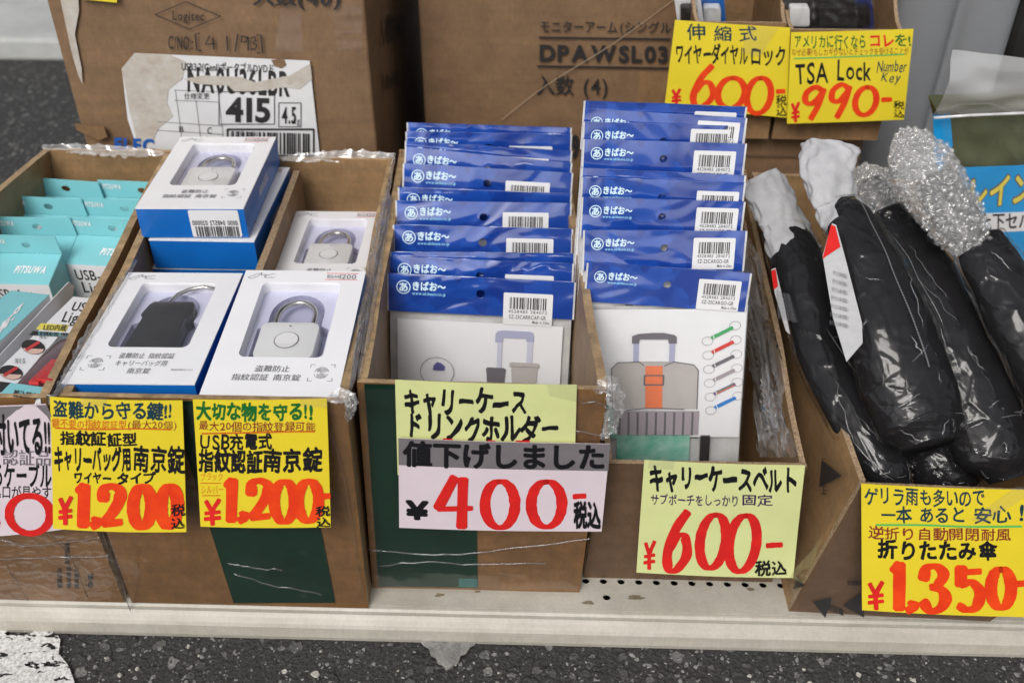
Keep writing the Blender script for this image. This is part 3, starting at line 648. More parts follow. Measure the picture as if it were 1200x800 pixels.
b = MB(); b.slab([(750, 84), (784, 85), (782, 124), (746, 122)], lambda x, y, o: k2(x, y, .0004 + o), .0002); K2.part('tape_patch', b, M['kraft'])
# stacked at the right: a flat closed carton with two small open display cartons on it
K3 = closed('plain flat carton lying under the two small lock cartons', .205, .392, .515, .84, 0, .283, M['kraft_back'])
b = MB(); kk = vert(.5125)
for x0, y0, x1, y1 in ((872, 181, 1009, 184), (872, 206, 1003, 208)): stroke(b, kk, [(x0, y0), (x1, y1)], 1.6, smooth=False, off=.002)
K3.part('crease_line', b, mat('board_crease', (.13, .08, .045), .8))
def small_open(label, x0, x1, y0, y1, z0, z1, zb):
    t = Thing('display_carton', label, 'carton', ((x0 + x1) / 2, (y0 + y1) / 2, z0), 'small open lock cartons'); mm = [M['kraft'], M['edge']]; n = (10, 8)
    b = MB(); panel(b, V((x0, y0, z0)), V((x1, y0, z0)), V((x1, y0, z1)), V((x0, y0, z1)), (0, 1, 0), .004, .001, me=1); t.part('front_panel', b, mm, smooth=True)
    for x, s_ in ((x0, 1), (x1, -1)):                                  # side walls sweep up to the taller back
        b = MB()
        def base(u, v, x=x, s_=s_):
            zt = z1 + (zb - z1) * (1 - math.cos(math.pi * min(1, u * 1.25))) / 2
            return V((x + s_ * .002 * math.sin(5 * u + v * 3), y0 + .004 + (y1 - y0 - .008) * u, z0 + (zt - z0) * v))
        q = V((s_ * .004, 0, 0)); b.grid(base, *n); b.grid(lambda u, v: base(u, v) + q, *n, 0, True)
        for k in range(n[0]): a, c = base(k / n[0], 1), base((k + 1) / n[0], 1); b.face((a, c, c + q, a + q), 1)
        t.part('side_panel', b, mm, smooth=True)
    b = MB(); panel(b, V((x1, y1, z0)), V((x0, y1, z0)), V((x0, y1, zb)), V((x1, y1, zb)), (0, -1, 0), .004, .001, me=1); t.part('back_panel', b, mm, smooth=True)
    b = MB(); b.box((x0 + .005, y0 + .005, z0 + .001), (x1 - .005, y1 - .005, z0 + .004)); t.part('base_panel', b, mm)
    return t
K4 = small_open('small open carton of dial locks behind the yellow 600 yen card', .170, .270, .490, .66, .288, .425, .52)
K5 = small_open('small open carton of luggage locks behind the yellow 990 yen card', .275, .398, .490, .66, .288, .418, .50)

# grey ribbed plastic panel behind the umbrellas
gp = Thing('plastic_panel', 'tall grey ribbed plastic panel with fine weave behind the umbrellas', 'panel', (.56, .66, 0))
def woven():
    m = mat('woven_grey_plastic', (.25, .26, .275), .45, .06, 12); t = m.node_tree; L = t.links.new; p = [n for n in t.nodes if n.type == 'BSDF_PRINCIPLED'][0]
    tc = N(t, 'ShaderNodeTexCoord'); mp = N(t, 'ShaderNodeMapping'); mp.inputs['Rotation'].default_value = (0, R(45), 0); L(tc.outputs['Object'], mp.inputs[0])
    a = N(t, 'ShaderNodeTexWave'); a.inputs['Scale'].default_value = 130; c = N(t, 'ShaderNodeTexWave'); c.bands_direction = 'Z'; c.inputs['Scale'].default_value = 130
    L(mp.outputs[0], a.inputs[0]); L(mp.outputs[0], c.inputs[0]); s_ = N(t, 'ShaderNodeMath', operation='MULTIPLY'); L(a.outputs[1], s_.inputs[0]); L(c.outputs[1], s_.inputs[1])
    b = N(t, 'ShaderNodeBump'); b.inputs['Strength'].default_value = .7; b.inputs['Distance'].default_value = .002; L(s_.outputs[0], b.inputs['Height']); L(b.outputs[0], p.inputs['Normal']); return m
M['woven'] = woven()
prof = [(.385, .74), (.39, .70), (.402, .684), (.418, .69), (.428, .705), (.438, .704), (.447, .682), (.460, .664), (.486, .656), (.515, .662), (.527, .676), (.534, .676), (.545, .664), (.57, .660), (.593, .664), (.603, .676), (.607, .70), (.607, .74)]
pr = catmull(prof, 4); b = MB(); kz = 10
b.grid(lambda u, v: V((pr[round(u * (len(pr) - 1))].x, pr[round(u * (len(pr) - 1))].y, .0 + .78 * v)), len(pr) - 1, kz)
b.face([(p.x, p.y, .78) for p in pr]); b.face([(p.x, p.y, 0) for p in pr]); b.face(((.385, .74, 0), (.607, .74, 0), (.607, .74, .78), (.385, .74, .78)))
gp.part('ribbed_shell', b, M['woven'], smooth=True)
b = MB(); b.box((.388, .742, 0), (.604, .76, .76)); gp.part('back_plate', b, M['linegrey'], bevel=.004)
# added unseen awning and wall: they shade the back row and darken film reflections
aw = Thing('shade_awning', 'dark canvas awning on poles, added out of view to shade the back row', 'awning', (1.1, 1.9, 0))
b = MB(); b.grid(lambda u, v: V((-.5 + 3.2 * u, .62 + 2.2 * v, 1.85 + .75 * v - .06 * math.sin(3.14 * u))), 12, 8); b.grid(lambda u, v: V((-.5 + 3.2 * u, .62, 1.85 - .18 * v - .06 * math.sin(3.14 * u))), 12, 1); aw.part('canvas', b, mat('dark_canvas', (.035, .04, .05), .8))
for x in (1.6, 2.6):
    b = MB(); b.tube([V((x, .9, 0)), V((x, .9, 1.95))], .018); aw.part('pole', b, M['steel'], smooth=True)
b = MB(); b.box((.9, 2.9, 0), (5.5, 3.1, 4.5)); tag(b.build('shade_wall', mat('shade_wall_plaster', (.16, .15, .14), .8, .2, 6)), 'plain dark wall added out of view to darken reflections', 'wall')
# black block added to stand in for the dark gap behind
bc = Thing('dark_gap_fill', 'black crate shape added to fill the dark gap at the far right', 'crate', (.80, .80, 0))
b = MB(); b.box((.625, .72, 0), (1.0, .95, .62)); bc.part('fill_body', b, M['black_plastic'], bevel=.01)
b = MB(); b.box((.615, .71, .60), (1.01, .96, .64)); bc.part('rim', b, M['black_plastic'], bevel=.006)

# ------------------------------------------------------------------ price cards
def card(label, mp, c, m, loc=None, group='hand lettered price cards', name='price_card'):
    p = mp(*lerp4(c, .5, 1)); t = Thing(name, label, 'price card', p, group)
    b = MB(); sheet(b, mp, c); t.card = t.part('card', b, m, smooth=True); t.mp = mp; t.c = c
    return t
def inked(t, m, name, fn, parent=None):
    if isinstance(fn, list): return [inked(t, m, name, f, parent) for f in fn][0]
    b = MB(); fn(b); return t.part(name, b, m, parent=parent)
def curl(cx, cy, k=.00000012, kx=.0): return lambda x, y: -k * (y - cy) ** 2 + kx * (x - cx) ** 2
def plain(mp, *it):
    return [lambda b, a=a, k=k: write(b, mp, *a, **k) for a, k in it]
def digits(mp, *it, wx=13, wy=6, slant=0):
    def f(b):
        for ch, x0, y0, x1, y1 in it: digit(b, mp, ch, x0, y0, x1, y1, wx, wy, slant)
    return f
D = dict
# yellow card 1
m1 = vert(-.019, 9, .295, lambda x, y: .0022 * math.sin((x - 58) / 160 * 3.1) + .003 * ((y - 465) / 150) ** 2)
T1 = card('yellow 1,200 yen card for wire type padlocks, left one on the striped carton', m1, [(58.5, 464.5), (214, 468.5), (220, 620), (64.5, 616)], M['yellow'])
inked(T1, M['navy_ink'], 'headline', plain(m1, (('盗難から守る鍵!!', 62, 467.5, 203, 488.5), D(bold=.032, sl=2))))
inked(T1, M['rust_ink'], 'note', lambda b: (write(b, m1, '鍵不要の指紋認証型', 61, 489, 150, 500.5, bold=.012, sl=1), stroke(b, m1, [(65, 500.5), (110, 501), (160, 500), (201, 502)], 1.6)))
inked(T1, M['brown_ink'], 'note', plain(m1, (('(最大20個)', 151, 490, 208, 501), D(bold=.006, sl=1))))
inked(T1, M['black_ink'], 'lettering', plain(m1, (('指紋証証型', 71, 503, 163, 520), D(bold=.038, sl=1)), (('キャリーバッグ用', 64, 521, 156, 551), D(bold=.045, slant=-.05)), (('南京錠', 157, 519, 217, 551), D(bold=.03, sl=2)), (('ワイヤー', 88, 550, 133, 564), D(bold=.045)), (('タイプ', 138, 550, 184, 564), D(bold=.045)), (('税込', 202, 587, 218.5, 616), D(off=.0013, bold=.02, vertical=True))))
inked(T1, M['orange_ink'], 'price', digits(m1, ('1', 91, 562, 107, 614), (',', 110, 601, 119, 614), ('2', 115, 562, 153, 614), ('0', 151, 563, 187, 616), ('0', 183, 563.5, 217, 616), wx=15, wy=8))
inked(T1, M['red_ink'], 'yen_sign', digits(m1, ('Y', 69, 579, 89, 611), wx=5.5, wy=4.5))
# yellow card 2
m2 = vert(-.019, 8, .295, lambda x, y: .0015 * math.sin((x - 226) / 157 * 3.1) + .003 * ((y - 465) / 150) ** 2)
T2 = card('yellow 1,200 yen card for USB charged padlocks, right one on the striped carton', m2, [(226, 467.5), (383, 466.5), (388.5, 614.5), (236.5, 613.5)], M['yellow'])
inked(T2, M['green_ink'], 'headline', plain(m2, (('大切な物を守る!!', 230, 470, 367, 492), D(bold=.042))))
inked(T2, M['brown_ink'], 'note', plain(m2, (('最大20個の指紋登録可能', 233, 491.5, 371, 503.5), D(bold=.014, sl=1))))
inked(T2, M['rust_ink'], 'note', lambda b: (stroke(b, m2, [(237, 507), (290, 505), (340, 504), (369, 504.5)], 1.9), write(b, m2, 'ブラック', 235, 552, 263, 562, bold=.0, sl=-1), write(b, m2, 'シルバー', 236, 566.5, 264, 577, sl=-1), stroke(b, m2, [(236, 564), (260, 563.5)], 1), stroke(b, m2, [(238, 578), (259, 577.5)], 1)))
inked(T2, M['black_ink'], 'lettering', plain(m2, (('USB', 234, 508, 271, 525), D(bold=.02, cap=True)), (('充電式', 270, 506, 320, 526), D(bold=.036, sl=-2)), (('指紋認証', 233, 524, 309, 552), D(bold=.038)), (('南京錠', 308, 523, 378, 552), D(bold=.038)), (('税込', 371, 589, 388, 613.5), D(off=.0013, bold=.026, vertical=True))))
inked(T2, M['orange_ink'], 'price', digits(m2, ('1', 264, 556, 279, 608), (',', 281, 595, 291, 608), ('2', 288, 556.5, 324, 607), ('0', 316, 558, 353, 610), ('0', 344, 558, 381, 609.5), ('-', 374, 574, 387, 584), wx=13.5, wy=7))
inked(T2, M['red_ink'], 'yen_sign', digits(m2, ('Y', 239, 582, 262, 612), wx=5.5, wy=4.5))
# grey and lilac card at the left edge
m0 = vert(-.0185, 5, .29, lambda x, y: .002 * math.sin(x / 40))
T0 = card('grey and pinkish white cable price card, cut off by the left edge of the photo', m0, [(-70, 480), (55, 471), (122, 612), (-50, 634)], M['lilac'])
b = MB(); b.slab([(-69, 481), (56, 472), (86, 541), (-62, 545)], lambda x, y, o: m0(x, y, .0004 + o), .0001); T0.part('grey_heading', b, M['greypaper'], parent=T0.card)
inked(T0, M['black_ink'], 'lettering', plain(m0, (('付いてる!!', -6, 483, 62, 533), D(bold=.03, jit=.3, slant=-.12, off=.0009)), (('見るケーブル', -24, 540, 62, 571), D(bold=.03, jit=.4)), (('差込口が見やすい', -22, 568, 74, 584), D(bold=.012, jit=.3, sl=-2))))
inked(T0, M['linegrey'], 'outline_lettering', plain(m0, (('認証品', 3, 524, 62, 544), D(bold=-.006, jit=.2, off=.0009))))
inked(T0, M['red_ink'], 'price', digits(m0, ('8', -42, 577, 5, 626), ('0', 6, 575, 66, 626), wx=11, wy=7))
# pale green drink holder card
m3 = vert(.0075, 2, .295, lambda x, y: .0012 * math.sin((x - 463) / 60))
T3 = card('pale green drink holder card half covered by the grey headed 400 yen card', m3, [(463, 444.5), (676, 451), (673, 560), (466, 556)], M['lime'])
inked(T3, M['black_ink'], 'lettering', plain(m3, (('キャリーケース', 473, 451, 619, 484), D(bold=.046, sl=4, jit=1.5)), (('ドリンクホルダー', 475, 482, 655, 515), D(bold=.046, sl=3, jit=1.5))))
inked(T3, M['red_ink'], 'covered_price', lambda b: [stroke(b, m3, q, 5) for q in ([(520, 514), (530, 515)], [(572, 516), (580, 517)], [(605, 517), (620, 517)])])
m4 = vert(.0035, 3, .275, lambda x, y: .0016 * math.sin((x - 470) / 75 + .5))
T4 = card('pinkish white 400 yen card with grey price cut heading over the pale green card', m4, [(467, 512), (715, 520.5), (705, 623), (468, 617)], M['lilac'])
b = MB(); b.grid(lambda u, v: m4(*lerp4([(467, 512), (715, 520.5), (713, 552), (467.3, 543.4)], u, v), .00055), 12, 3); T4.part('grey_heading', b, M['greypaper'], parent=T4.card, smooth=True)
inked(T4, M['black_ink'], 'heading_lettering', plain(m4, (('値下げしました', 473, 514, 710, 545), D(bold=.042, sl=6, jit=.1, off=.0009, slant=0))))
inked(T4, M['black_ink'], 'lettering', plain(m4, (('¥', 475, 585, 503, 606), D(bold=.05, jit=0, cap=True, sl=1)), (('税込', 672, 585, 704, 618), D(off=.0013, bold=.045, jit=.4, sl=2))))
inked(T4, M['red_ink'], 'price', digits(m4, ('4', 506, 554, 560, 618), ('0', 562, 559, 610, 619), ('0', 616, 560, 665, 619), ('-', 672, 576, 686, 586), wx=13, wy=6))
# pale green belt card
m5 = vert(.022, 4, .195, lambda x, y: .0014 * math.sin((x - 757) / 55) + (.0015 if y > 625 else 0) * (y - 625) / 45)
T5 = card('pale green 600 yen card for luggage belts, hung low on the belts carton', m5, [(755, 538.4), (943.6, 545), (929, 675), (745.6, 669)], M['lime'])
inked(T5, M['black_ink'], 'lettering', plain(m5, (('キャリーケースベルト', 760, 542, 934, 574), D(bold=.046, sl=3, jit=1.5)), (('税込', 884, 654, 921, 672), D(off=.0013, bold=.03))))
inked(T5, M['purple_ink'], 'note', plain(m5, (('サブポーチをしっかり', 762, 577, 866, 591), D(bold=.016, sl=1)), (('固定', 868, 577.5, 906, 591.5), D(bold=.016))))
inked(T5, M['red_ink'], 'price', digits(m5, ('6', 776, 595, 815, 669), ('0', 814, 598, 856, 665), ('0', 848, 599, 892, 669), ('-', 898, 632, 916, 642), wx=12, wy=6, slant=.12))
inked(T5, M['red_ink'], 'yen_sign', digits(m5, ('Y', 753, 633, 769, 665), wx=4.5, wy=4, slant=.05))
# yellow umbrella card
m6 = vert(-.012, 13, .2, lambda x, y: .0015 * math.sin((x - 1000) / 60))
c6 = [(1009, 566), (1222, 574.5), (1219, 723.5), (1010, 714)]
T6 = card('big yellow 1,350 yen card for folding umbrellas at the lower right', m6, c6, M['yellow'])
inked(T6, M['navy_ink'], 'headline', plain(m6, (('ゲリラ雨も多いので', 1013, 569, 1154, 591), D(bold=.02, sl=2)), (('一本', 1031, 591, 1068, 611), D(bold=.022)), (('あると', 1075, 591, 1132, 611), D(bold=.022)), (('安心', 1139, 592, 1186, 613), D(bold=.02)), (('!', 1193, 592, 1200, 610), D(bold=.03, cap=True))))
inked(T6, M['lgreen_ink'], 'underline', lambda b: stroke(b, m6, [(1026, 613.5), (1080, 613), (1130, 615), (1197, 616)], 2))
inked(T6, M['brown_ink'], 'note', plain(m6, (('逆折り自動開閉耐風', 1017, 615, 1185, 631), D(bold=.016, sl=2))))
inked(T6, M['black_ink'], 'lettering', plain(m6, (('折りたたみ傘', 1028, 630, 1168, 654), D(bold=.04, sl=2))))
inked(T6, M['orange_ink'], 'price', digits(m6, ('1', 1043, 655, 1060, 714), (',', 1061, 702, 1073, 716), ('3', 1072, 657, 1115, 717), ('5', 1114, 659, 1156, 716), ('0', 1153, 662, 1192, 714), ('-', 1191, 678, 1206, 688), wx=15, wy=7.5))
inked(T6, M['red_ink'], 'yen_sign', digits(m6, ('Y', 1015, 680, 1037, 713), wx=5.5, wy=4.5))
# the two yellow cards at the back
m7 = vert(.484, 6, .42, lambda x, y: .002 * math.sin((x - 790) / 45))
T7 = card('yellow 600 yen card for extending dial locks, partly behind the blue bags', m7, [(791, 23.5), (926, 32.5), (922, 138), (779, 123)], M['yellow'])
inked(T7, M['navy_ink'], 'headline', plain(m7, (('伸', 805, 28, 828, 48), D(bold=.015)), (('縮', 835, 29, 858, 49), D(bold=.015)), (('式', 866, 30, 887, 49), D(bold=.015))))
inked(T7, M['black_ink'], 'lettering', plain(m7, (('ワイヤーダイヤル', 791, 50, 876, 75), D(bold=.03, sl=2)), (('ロック', 878, 52, 922, 78), D(bold=.028)), (('税込', 909, 110, 922, 136), D(off=.0013, bold=.01, vertical=True))))
inked(T7, M['orange_ink'], 'price', digits(m7, ('6', 808, 74, 843, 128), ('0', 837, 88, 876, 129), ('0', 871, 88, 907, 135), ('-', 910, 103, 919, 111), wx=8, wy=5.5, slant=.12))
inked(T7, M['red_ink'], 'yen_sign', digits(m7, ('Y', 786, 104, 799, 123), wx=3.5, wy=3))
m8 = vert(.478, 6, .42, lambda x, y: .0015 * math.sin((x - 920) / 50))
T8 = card('yellow 990 yen card for travel locks with number key', m8, [(927, 38), (1070.5, 34), (1059, 140), (922, 145)], M['yellow'])
inked(T8, M['green_ink'], 'headline', [lambda b: write(b, m8, 'アメリカに行くなら', 930, 40, 1015, 57.5, bold=.02), lambda b: write(b, m8, 'を!', 1047, 39, 1068, 55, bold=.02)])
inked(T8, M['lgreen_ink'], 'underline', lambda b: stroke(b, m8, [(930, 68.5), (980, 66.5), (1059, 63.5)], 1.3))
inked(T8, M['red_ink'], 'accent_word', plain(m8, (('コレ', 1017, 38, 1048, 56), D(bold=.035))))
inked(T8, M['brown_ink'], 'note', plain(m8, (('なぜ必要?もしカギがないとチェックを受けることが', 927, 56.5, 1065, 66), D(bold=.004, sl=-1.5))))
inked(T8, M['black_ink'], 'lettering', [lambda b: write(b, m8, 'TSA', 930, 74, 972, 99, bold=.015, cap=True, sl=-1), lambda b: write(b, m8, 'Lock', 979, 71, 1022, 95, bold=.015, cap=True, sl=-1), lambda b: write(b, m8, '税込', 1046, 117, 1060, 138, bold=.01, vertical=True, off=.0013)])
inked(T8, M['navy_ink'], 'note', lambda b: (write(b, m8, 'Number', 1026, 70, 1062, 84, bold=.008, cap=True, slant=.2), write(b, m8, 'Key', 1031, 84, 1055, 96, bold=.008, cap=True, slant=.2)))
inked(T8, M['orange_ink'], 'price', digits(m8, ('9', 937, 99, 968, 142), ('9', 968, 96, 998, 140), ('0', 998, 99, 1030, 137), ('-', 1033, 113, 1044, 120), wx=7.5, wy=5.5, slant=.15))
inked(T8, M['red_ink'], 'yen_sign', digits(m8, ('Y', 926, 120, 938, 143), wx=3.5, wy=3))
m9 = vert(.448, 4, .46)
T9 = card('yellow and orange card whose lower edge hangs over the left back carton', m9, [(92, -50), (138, -50), (137, 3.5), (93, -1)], M['yellow'])
inked(T9, M['orange_ink'], 'price', lambda b: stroke(b, m9, [(98, -9), (118, -5), (134, -4)], 5))

for t_, c_ in ((T1, [(96, 462), (128, 463), (127, 474), (95, 473)]), (T2, [(352, 464), (384, 464), (385, 476), (353, 475)]), (T3, [(640, 447), (676, 449), (676, 470), (644, 462)]), (T6, [(1190, 568), (1216, 572), (1150, 612), (1136, 606)]), (T7, [(876, 30), (912, 32), (890, 66), (868, 62)]), (T5, [(760, 537), (790, 538), (789, 548), (759, 547)])):
    b = MB(); b.grid(lambda u, v: t_.mp(*lerp4(c_, u, v), .0016 + .0008 * noise.noise(V((u * 4, v * 4, c_[0][0])))), 8, 6); t_.part('clear_tape', b, M['hang'], parent=t_.card, smooth='all')
# ------------------------------------------------------------------ bags with blue header cards
def header_mat():
    m = bpy.data.materials.new('blue_header_card'); t, out = nodes(m); L = t.links.new
    p = N(t, 'ShaderNodeBsdfPrincipled'); L(p.outputs[0], out.inputs[0]); p.inputs['Roughness'].default_value = .28; p.inputs['Coat Weight'].default_value = 1; p.inputs['Coat Roughness'].default_value = .06; p.inputs['Coat IOR'].default_value = 2.0
    tc = N(t, 'ShaderNodeTexCoord'); v = N(t, 'ShaderNodeTexVoronoi'); v.inputs['Scale'].default_value = 45; v.distance = 'MANHATTAN'; L(tc.outputs['Object'], v.inputs['Vector'])
    sp = N(t, 'ShaderNodeSeparateColor'); L(v.outputs['Color'], sp.inputs[0])
    mx = N(t, 'ShaderNodeMix', data_type='RGBA'); mx.inputs[6].default_value = (.007, .042, .28, 1); mx.inputs[7].default_value = (.012, .082, .44, 1); L(sp.outputs[0], mx.inputs[0]); L(mx.outputs[2], p.inputs['Base Color'])
    n = N(t, 'ShaderNodeTexNoise'); n.inputs['Scale'].default_value = 8; n.inputs['Detail'].default_value = 2; n.inputs['Distortion'].default_value = 1
    oi = N(t, 'ShaderNodeObjectInfo'); ad = N(t, 'ShaderNodeVectorMath', operation='ADD'); L(tc.outputs['Object'], ad.inputs[0]); L(oi.outputs['Location'], ad.inputs[1]); sc_ = N(t, 'ShaderNodeMapping'); sc_.inputs['Scale'].default_value = (1.2, 6, 1.8); L(ad.outputs[0], sc_.inputs[0]); L(sc_.outputs[0], n.inputs['Vector'])
    b = N(t, 'ShaderNodeBump'); b.inputs['Strength'].default_value = .75; b.inputs['Distance'].default_value = .012; L(n.outputs[0], b.inputs['Height']); L(b.outputs[0], p.inputs['Coat Normal']); L(b.outputs[0], p.inputs['Normal'])
    return m
M['header'] = header_mat()
def rrect(x0, y0, x1, y1, r, n=5):
    out = []
    for cx, cy, a0 in ((x1 - r, y0 + r, -90), (x1 - r, y1 - r, 0), (x0 + r, y1 - r, 90), (x0 + r, y0 + r, 180)):
        out += [(cx + r * math.cos(R(a0 + 90 * k / n)), cy + r * math.sin(R(a0 + 90 * k / n))) for k in range(n + 1)]
    return out
def make_bag(name, W, Hh, H, st, code, cardw, ctop, cbot, draw, contents):
    """local millimetres: x right from the middle, y down from the top edge of the header; face looks to -Y"""
    t = Thing(name, 'tmp', 'packaged goods')
    mp = lambda x, y, o=0: V((x / 1000, -.0016 - o, (H - y) / 1000))
    hd = MB(); hole = [(a, c) for a, c in circ(0, Hh * .43, W * .024, 16)]
    hd.slab([(-W / 2, 0), (W / 2, 0), (W / 2, Hh), (-W / 2, Hh)], lambda x, y, o: mp(x, y, o - .0028), .0028, [hole])
    h = t.part('header_card', hd, M['header'])
    for s_ in (-1, 1):
        b = MB(); b.face([mp(s_ * (W / 2 - e), y, .00015) for e, y in ((0, 0), (1.7, 0), (1.7, Hh), (0, Hh))]); t.part('header_edge', b, M['edge_strip'], parent=h)
    b = MB(); x0 = -W / 2 + W * .052; r = W * .038; cy = Hh * .335
    n = 26; ro = [(x0 + r + r * math.cos(6.283 * k / n), cy + r * math.sin(6.283 * k / n)) for k in range(n)]; ri = [(x0 + r + r * .86 * math.cos(6.283 * k / n), cy + r * .86 * math.sin(6.283 * k / n)) for k in range(n)]
    b.poly(ro, lambda x, y: mp(x, y, .0003), [ri]); write(b, mp, 'あ', x0 + r * .3, cy - r * .75, x0 + r * 1.7, cy + r * .72, bold=.035, jit=0, off=.0003)
    write(b, mp, 'きばお〜', x0 + 2.15 * r, cy - r * .95, -W / 2 + W * .315, cy + r * .45, bold=.04, jit=0, off=.0003)
    t.part('logo', b, M['logo'], parent=h)
    b = MB(); write(b, mp, 'www.akibaoo.co.jp', x0 + 2.2 * r, cy + r * .5, -W / 2 + W * .315, cy + r * 1.12, bold=.02, jit=0, off=.0003); t.part('web_address', b, M['logo2'], parent=h)
    sx0, sy0, sx1, sy1 = st
    b = MB(); b.slab(rrect(sx0, sy0, sx1, sy1, 1.2), lambda x, y, o: mp(x, y, .0003 + o), .0002); s_ = t.part('barcode_sticker', b, M['sticker'], parent=h)
    b = MB(); w_, h_ = sx1 - sx0, sy1 - sy0; bars(b, mp, sx0 + w_ * .13, sy0 + h_ * .13, sx1 - w_ * .12, sy0 + h_ * .5, 44, .0007)
    write(b, mp, '4528483 284072', sx0 + w_ * .1, sy0 + h_ * .5, sx1 - w_ * .1, sy0 + h_ * .64, jit=0, off=.0007)
    write(b, mp, code, sx0 + w_ * .12, sy0 + h_ * .65, sx1 - w_ * .12, sy0 + h_ * .82, jit=0, bold=.01, off=.0007)
    write(b, mp, 'Made in China', sx0 + w_ * .6, sy0 + h_ * .82, sx1 - w_ * .05, sy0 + h_ * .95, jit=0, bold=.01, off=.0007)
    t.part('barcode', b, M['print_black'], parent=s_ if False else h)
    t.sticker = s_
    # pouch with its back sheet, contents, insert card and film
    b = MB(); Wp = W * .975 / 2
    b.grid(lambda u, v: V(((-Wp + 2 * Wp * u) / 1000, .0035 + .001 * noise.noise(V((u * 4, v * 4, 2))), (H - Hh - v * (H - Hh)) / 1000)), 12, 14)
    b.grid(lambda u, v: V(((-Wp + 2 * Wp * u) / 1000, .0060 + .001 * noise.noise(V((u * 4, v * 4, 9))), (H - Hh - v * (H - Hh)) / 1000)), 12, 14, 0, True)
    t.part('silver_pouch', b, M['pearl'], smooth=True)
    b = MB(); b.slab([(-cardw / 2, ctop), (cardw / 2, ctop), (cardw / 2, cbot), (-cardw / 2, cbot)], lambda x, y, o: mp(x, y, -.0012 + o + .0012 * math.sin((x + cardw / 2) / cardw * 3.14)), .0004)
    c = t.part('insert_card', b, M['white_card'])
    draw(t, c, lambda x, y, o=.0: mp(x, y, -.0006 + o + .0012 * math.sin((x + cardw / 2) / cardw * 3.14)))
    contents(t, mp)
    b = MB(); rr = W * .49
    b.grid(lambda u, v: mp(-rr + 2 * rr * u, Hh + (H - Hh) * v, .0014 + .0016 * math.sin(math.pi * u) + .0035 * math.exp(-v * 9) * abs(noise.noise(V((u * 9, v * 16, 4)))) + .0012 * noise.noise(V((u * 5, v * 8, 1))) + .004 * math.exp(-(1 - v) * 9) * abs(noise.noise(V((u * 8, v * 12, 7))))), 40, 40)
    t.part('clear_pouch', b, M['pouch'], smooth='all')
    return t
def quadpoly(b, mp, pts, mi=0, off=.0004): b.poly(pts, lambda x, y: mp(x, y, off), (), mi)
def draw_case(t, c, mp):                                               # the suitcase picture: card is 134 wide, from y=49 down to 165
    A = lambda x, y: (-69 + x * 1.44, 41 + y * 1.07)                    # picture units -> mm
    P = lambda px: [A(*p) for p in px]
    b = MB()
    quadpoly(b, mp, P([(13, 94), (70, 94), (70, 118), (13, 118)]), 1); quadpoly(b, mp, P([(12, 53), (16, 47), (30, 46), (52, 46), (65, 49), (68, 54), (68, 92), (13, 92)]), 0)
    for k in range(9): quadpoly(b, mp, P([(17 + 6 * k, 95), (18.4 + 6 * k, 95), (18.4 + 6 * k, 118), (17 + 6 * k, 118)]), 4, .0007)
    quadpoly(b, mp, P([(26, 27), (29.5, 27), (29.5, 46), (26, 46)]), 3); quadpoly(b, mp, P([(49, 27), (52.5, 27), (52.5, 46), (49, 46)]), 3)
    quadpoly(b, mp, P([(25, 22), (29, 20), (38, 19), (45, 19), (52, 21), (53.5, 23), (53.5, 29), (48.5, 29), (48, 25), (30, 25), (29.5, 29), (25, 29)]), 2, .0007)
    quadpoly(b, mp, P([(34, 50), (45, 50), (45.5, 91), (34.5, 91)]), 5, .0008)
    for q in ([(33.5, 59), (45.8, 59)], [(33.5, 68), (45.8, 68)], [(33.5, 59), (33.5, 68)], [(45.8, 59), (45.8, 68)]): stroke(b, mp, P(q), 1.5, mi=2, off=.0011, smooth=False)
    for q in ([(12, 53), (13, 92)], [(68, 54), (68.3, 92)], [(12, 53), (16, 47), (30, 46), (33, 50)], [(68, 54), (65, 49), (52, 46), (46, 50)], [(22, 93), (35, 91), (46, 91), (60, 92)]): stroke(b, mp, P(q), .9, mi=2, off=.001, smooth=False)
    cols = [6, 7, 8, 9, 10, 11]
    for k, m_ in enumerate(cols):
        y = 27 + 13.3 * k; x = 73 + .9 * k
        for cx, cy in ((x, y), (x + 17, y - 14)):
            ring = [A(cx + 3.5 * math.cos(6.283 * j / 20), cy + 3.9 * math.sin(6.283 * j / 20)) for j in range(21)]; stroke(b, mp, ring, .35, mi=12, off=.0006, smooth=False)
        stroke(b, mp, [A(x + 2.6, y - 3), A(x + 15.4, y - 12.2)], 3.6, mi=m_, off=.0008, smooth=False)
        if m_ == 10:
            stroke(b, mp, [A(x + 4, y - 3.4), A(x + 15.4, y - 11.4)], .9, mi=5, off=.0011, smooth=False); stroke(b, mp, [A(x + 3, y - 4), A(x + 15, y - 12.8)], .7, mi=6, off=.0011, smooth=False)
        stroke(b, mp, [A(x + 4.2, y - 2.4), A(x + 3.4, y - 5.4)], .7, mi=13, off=.0013, smooth=False)
    t.part('suitcase_picture', b, [M['greycase'], M['greycase2'], M['linegrey'], M['lav'], M['linegrey'], M['orange'], mat('strap_green', (.05, .36, .12)), mat('strap_red', (.62, .04, .03)), M['linegrey'], M['greycase2'], mat('strap_violet', (.18, .05, .22)), mat('strap_blue', (.03, .2, .56)), M['print_grey'], M['white_print']], parent=c)
def belt_contents(t, mp):
    b = MB(); b.slab([(-46, 168), (24, 168), (24, 204), (-46, 204)], lambda x, y, o: mp(x, y, -.002 + o + .001 * math.sin(x / 6)), .003); t.part('folded_belt', b, M['belt_green'])
    b = MB(); b.slab([(34, 168), (43, 168), (43, 203), (34, 203)], lambda x, y, o: mp(x, y, -.002 + o), .004); t.part('buckle', b, M['black_plastic'])
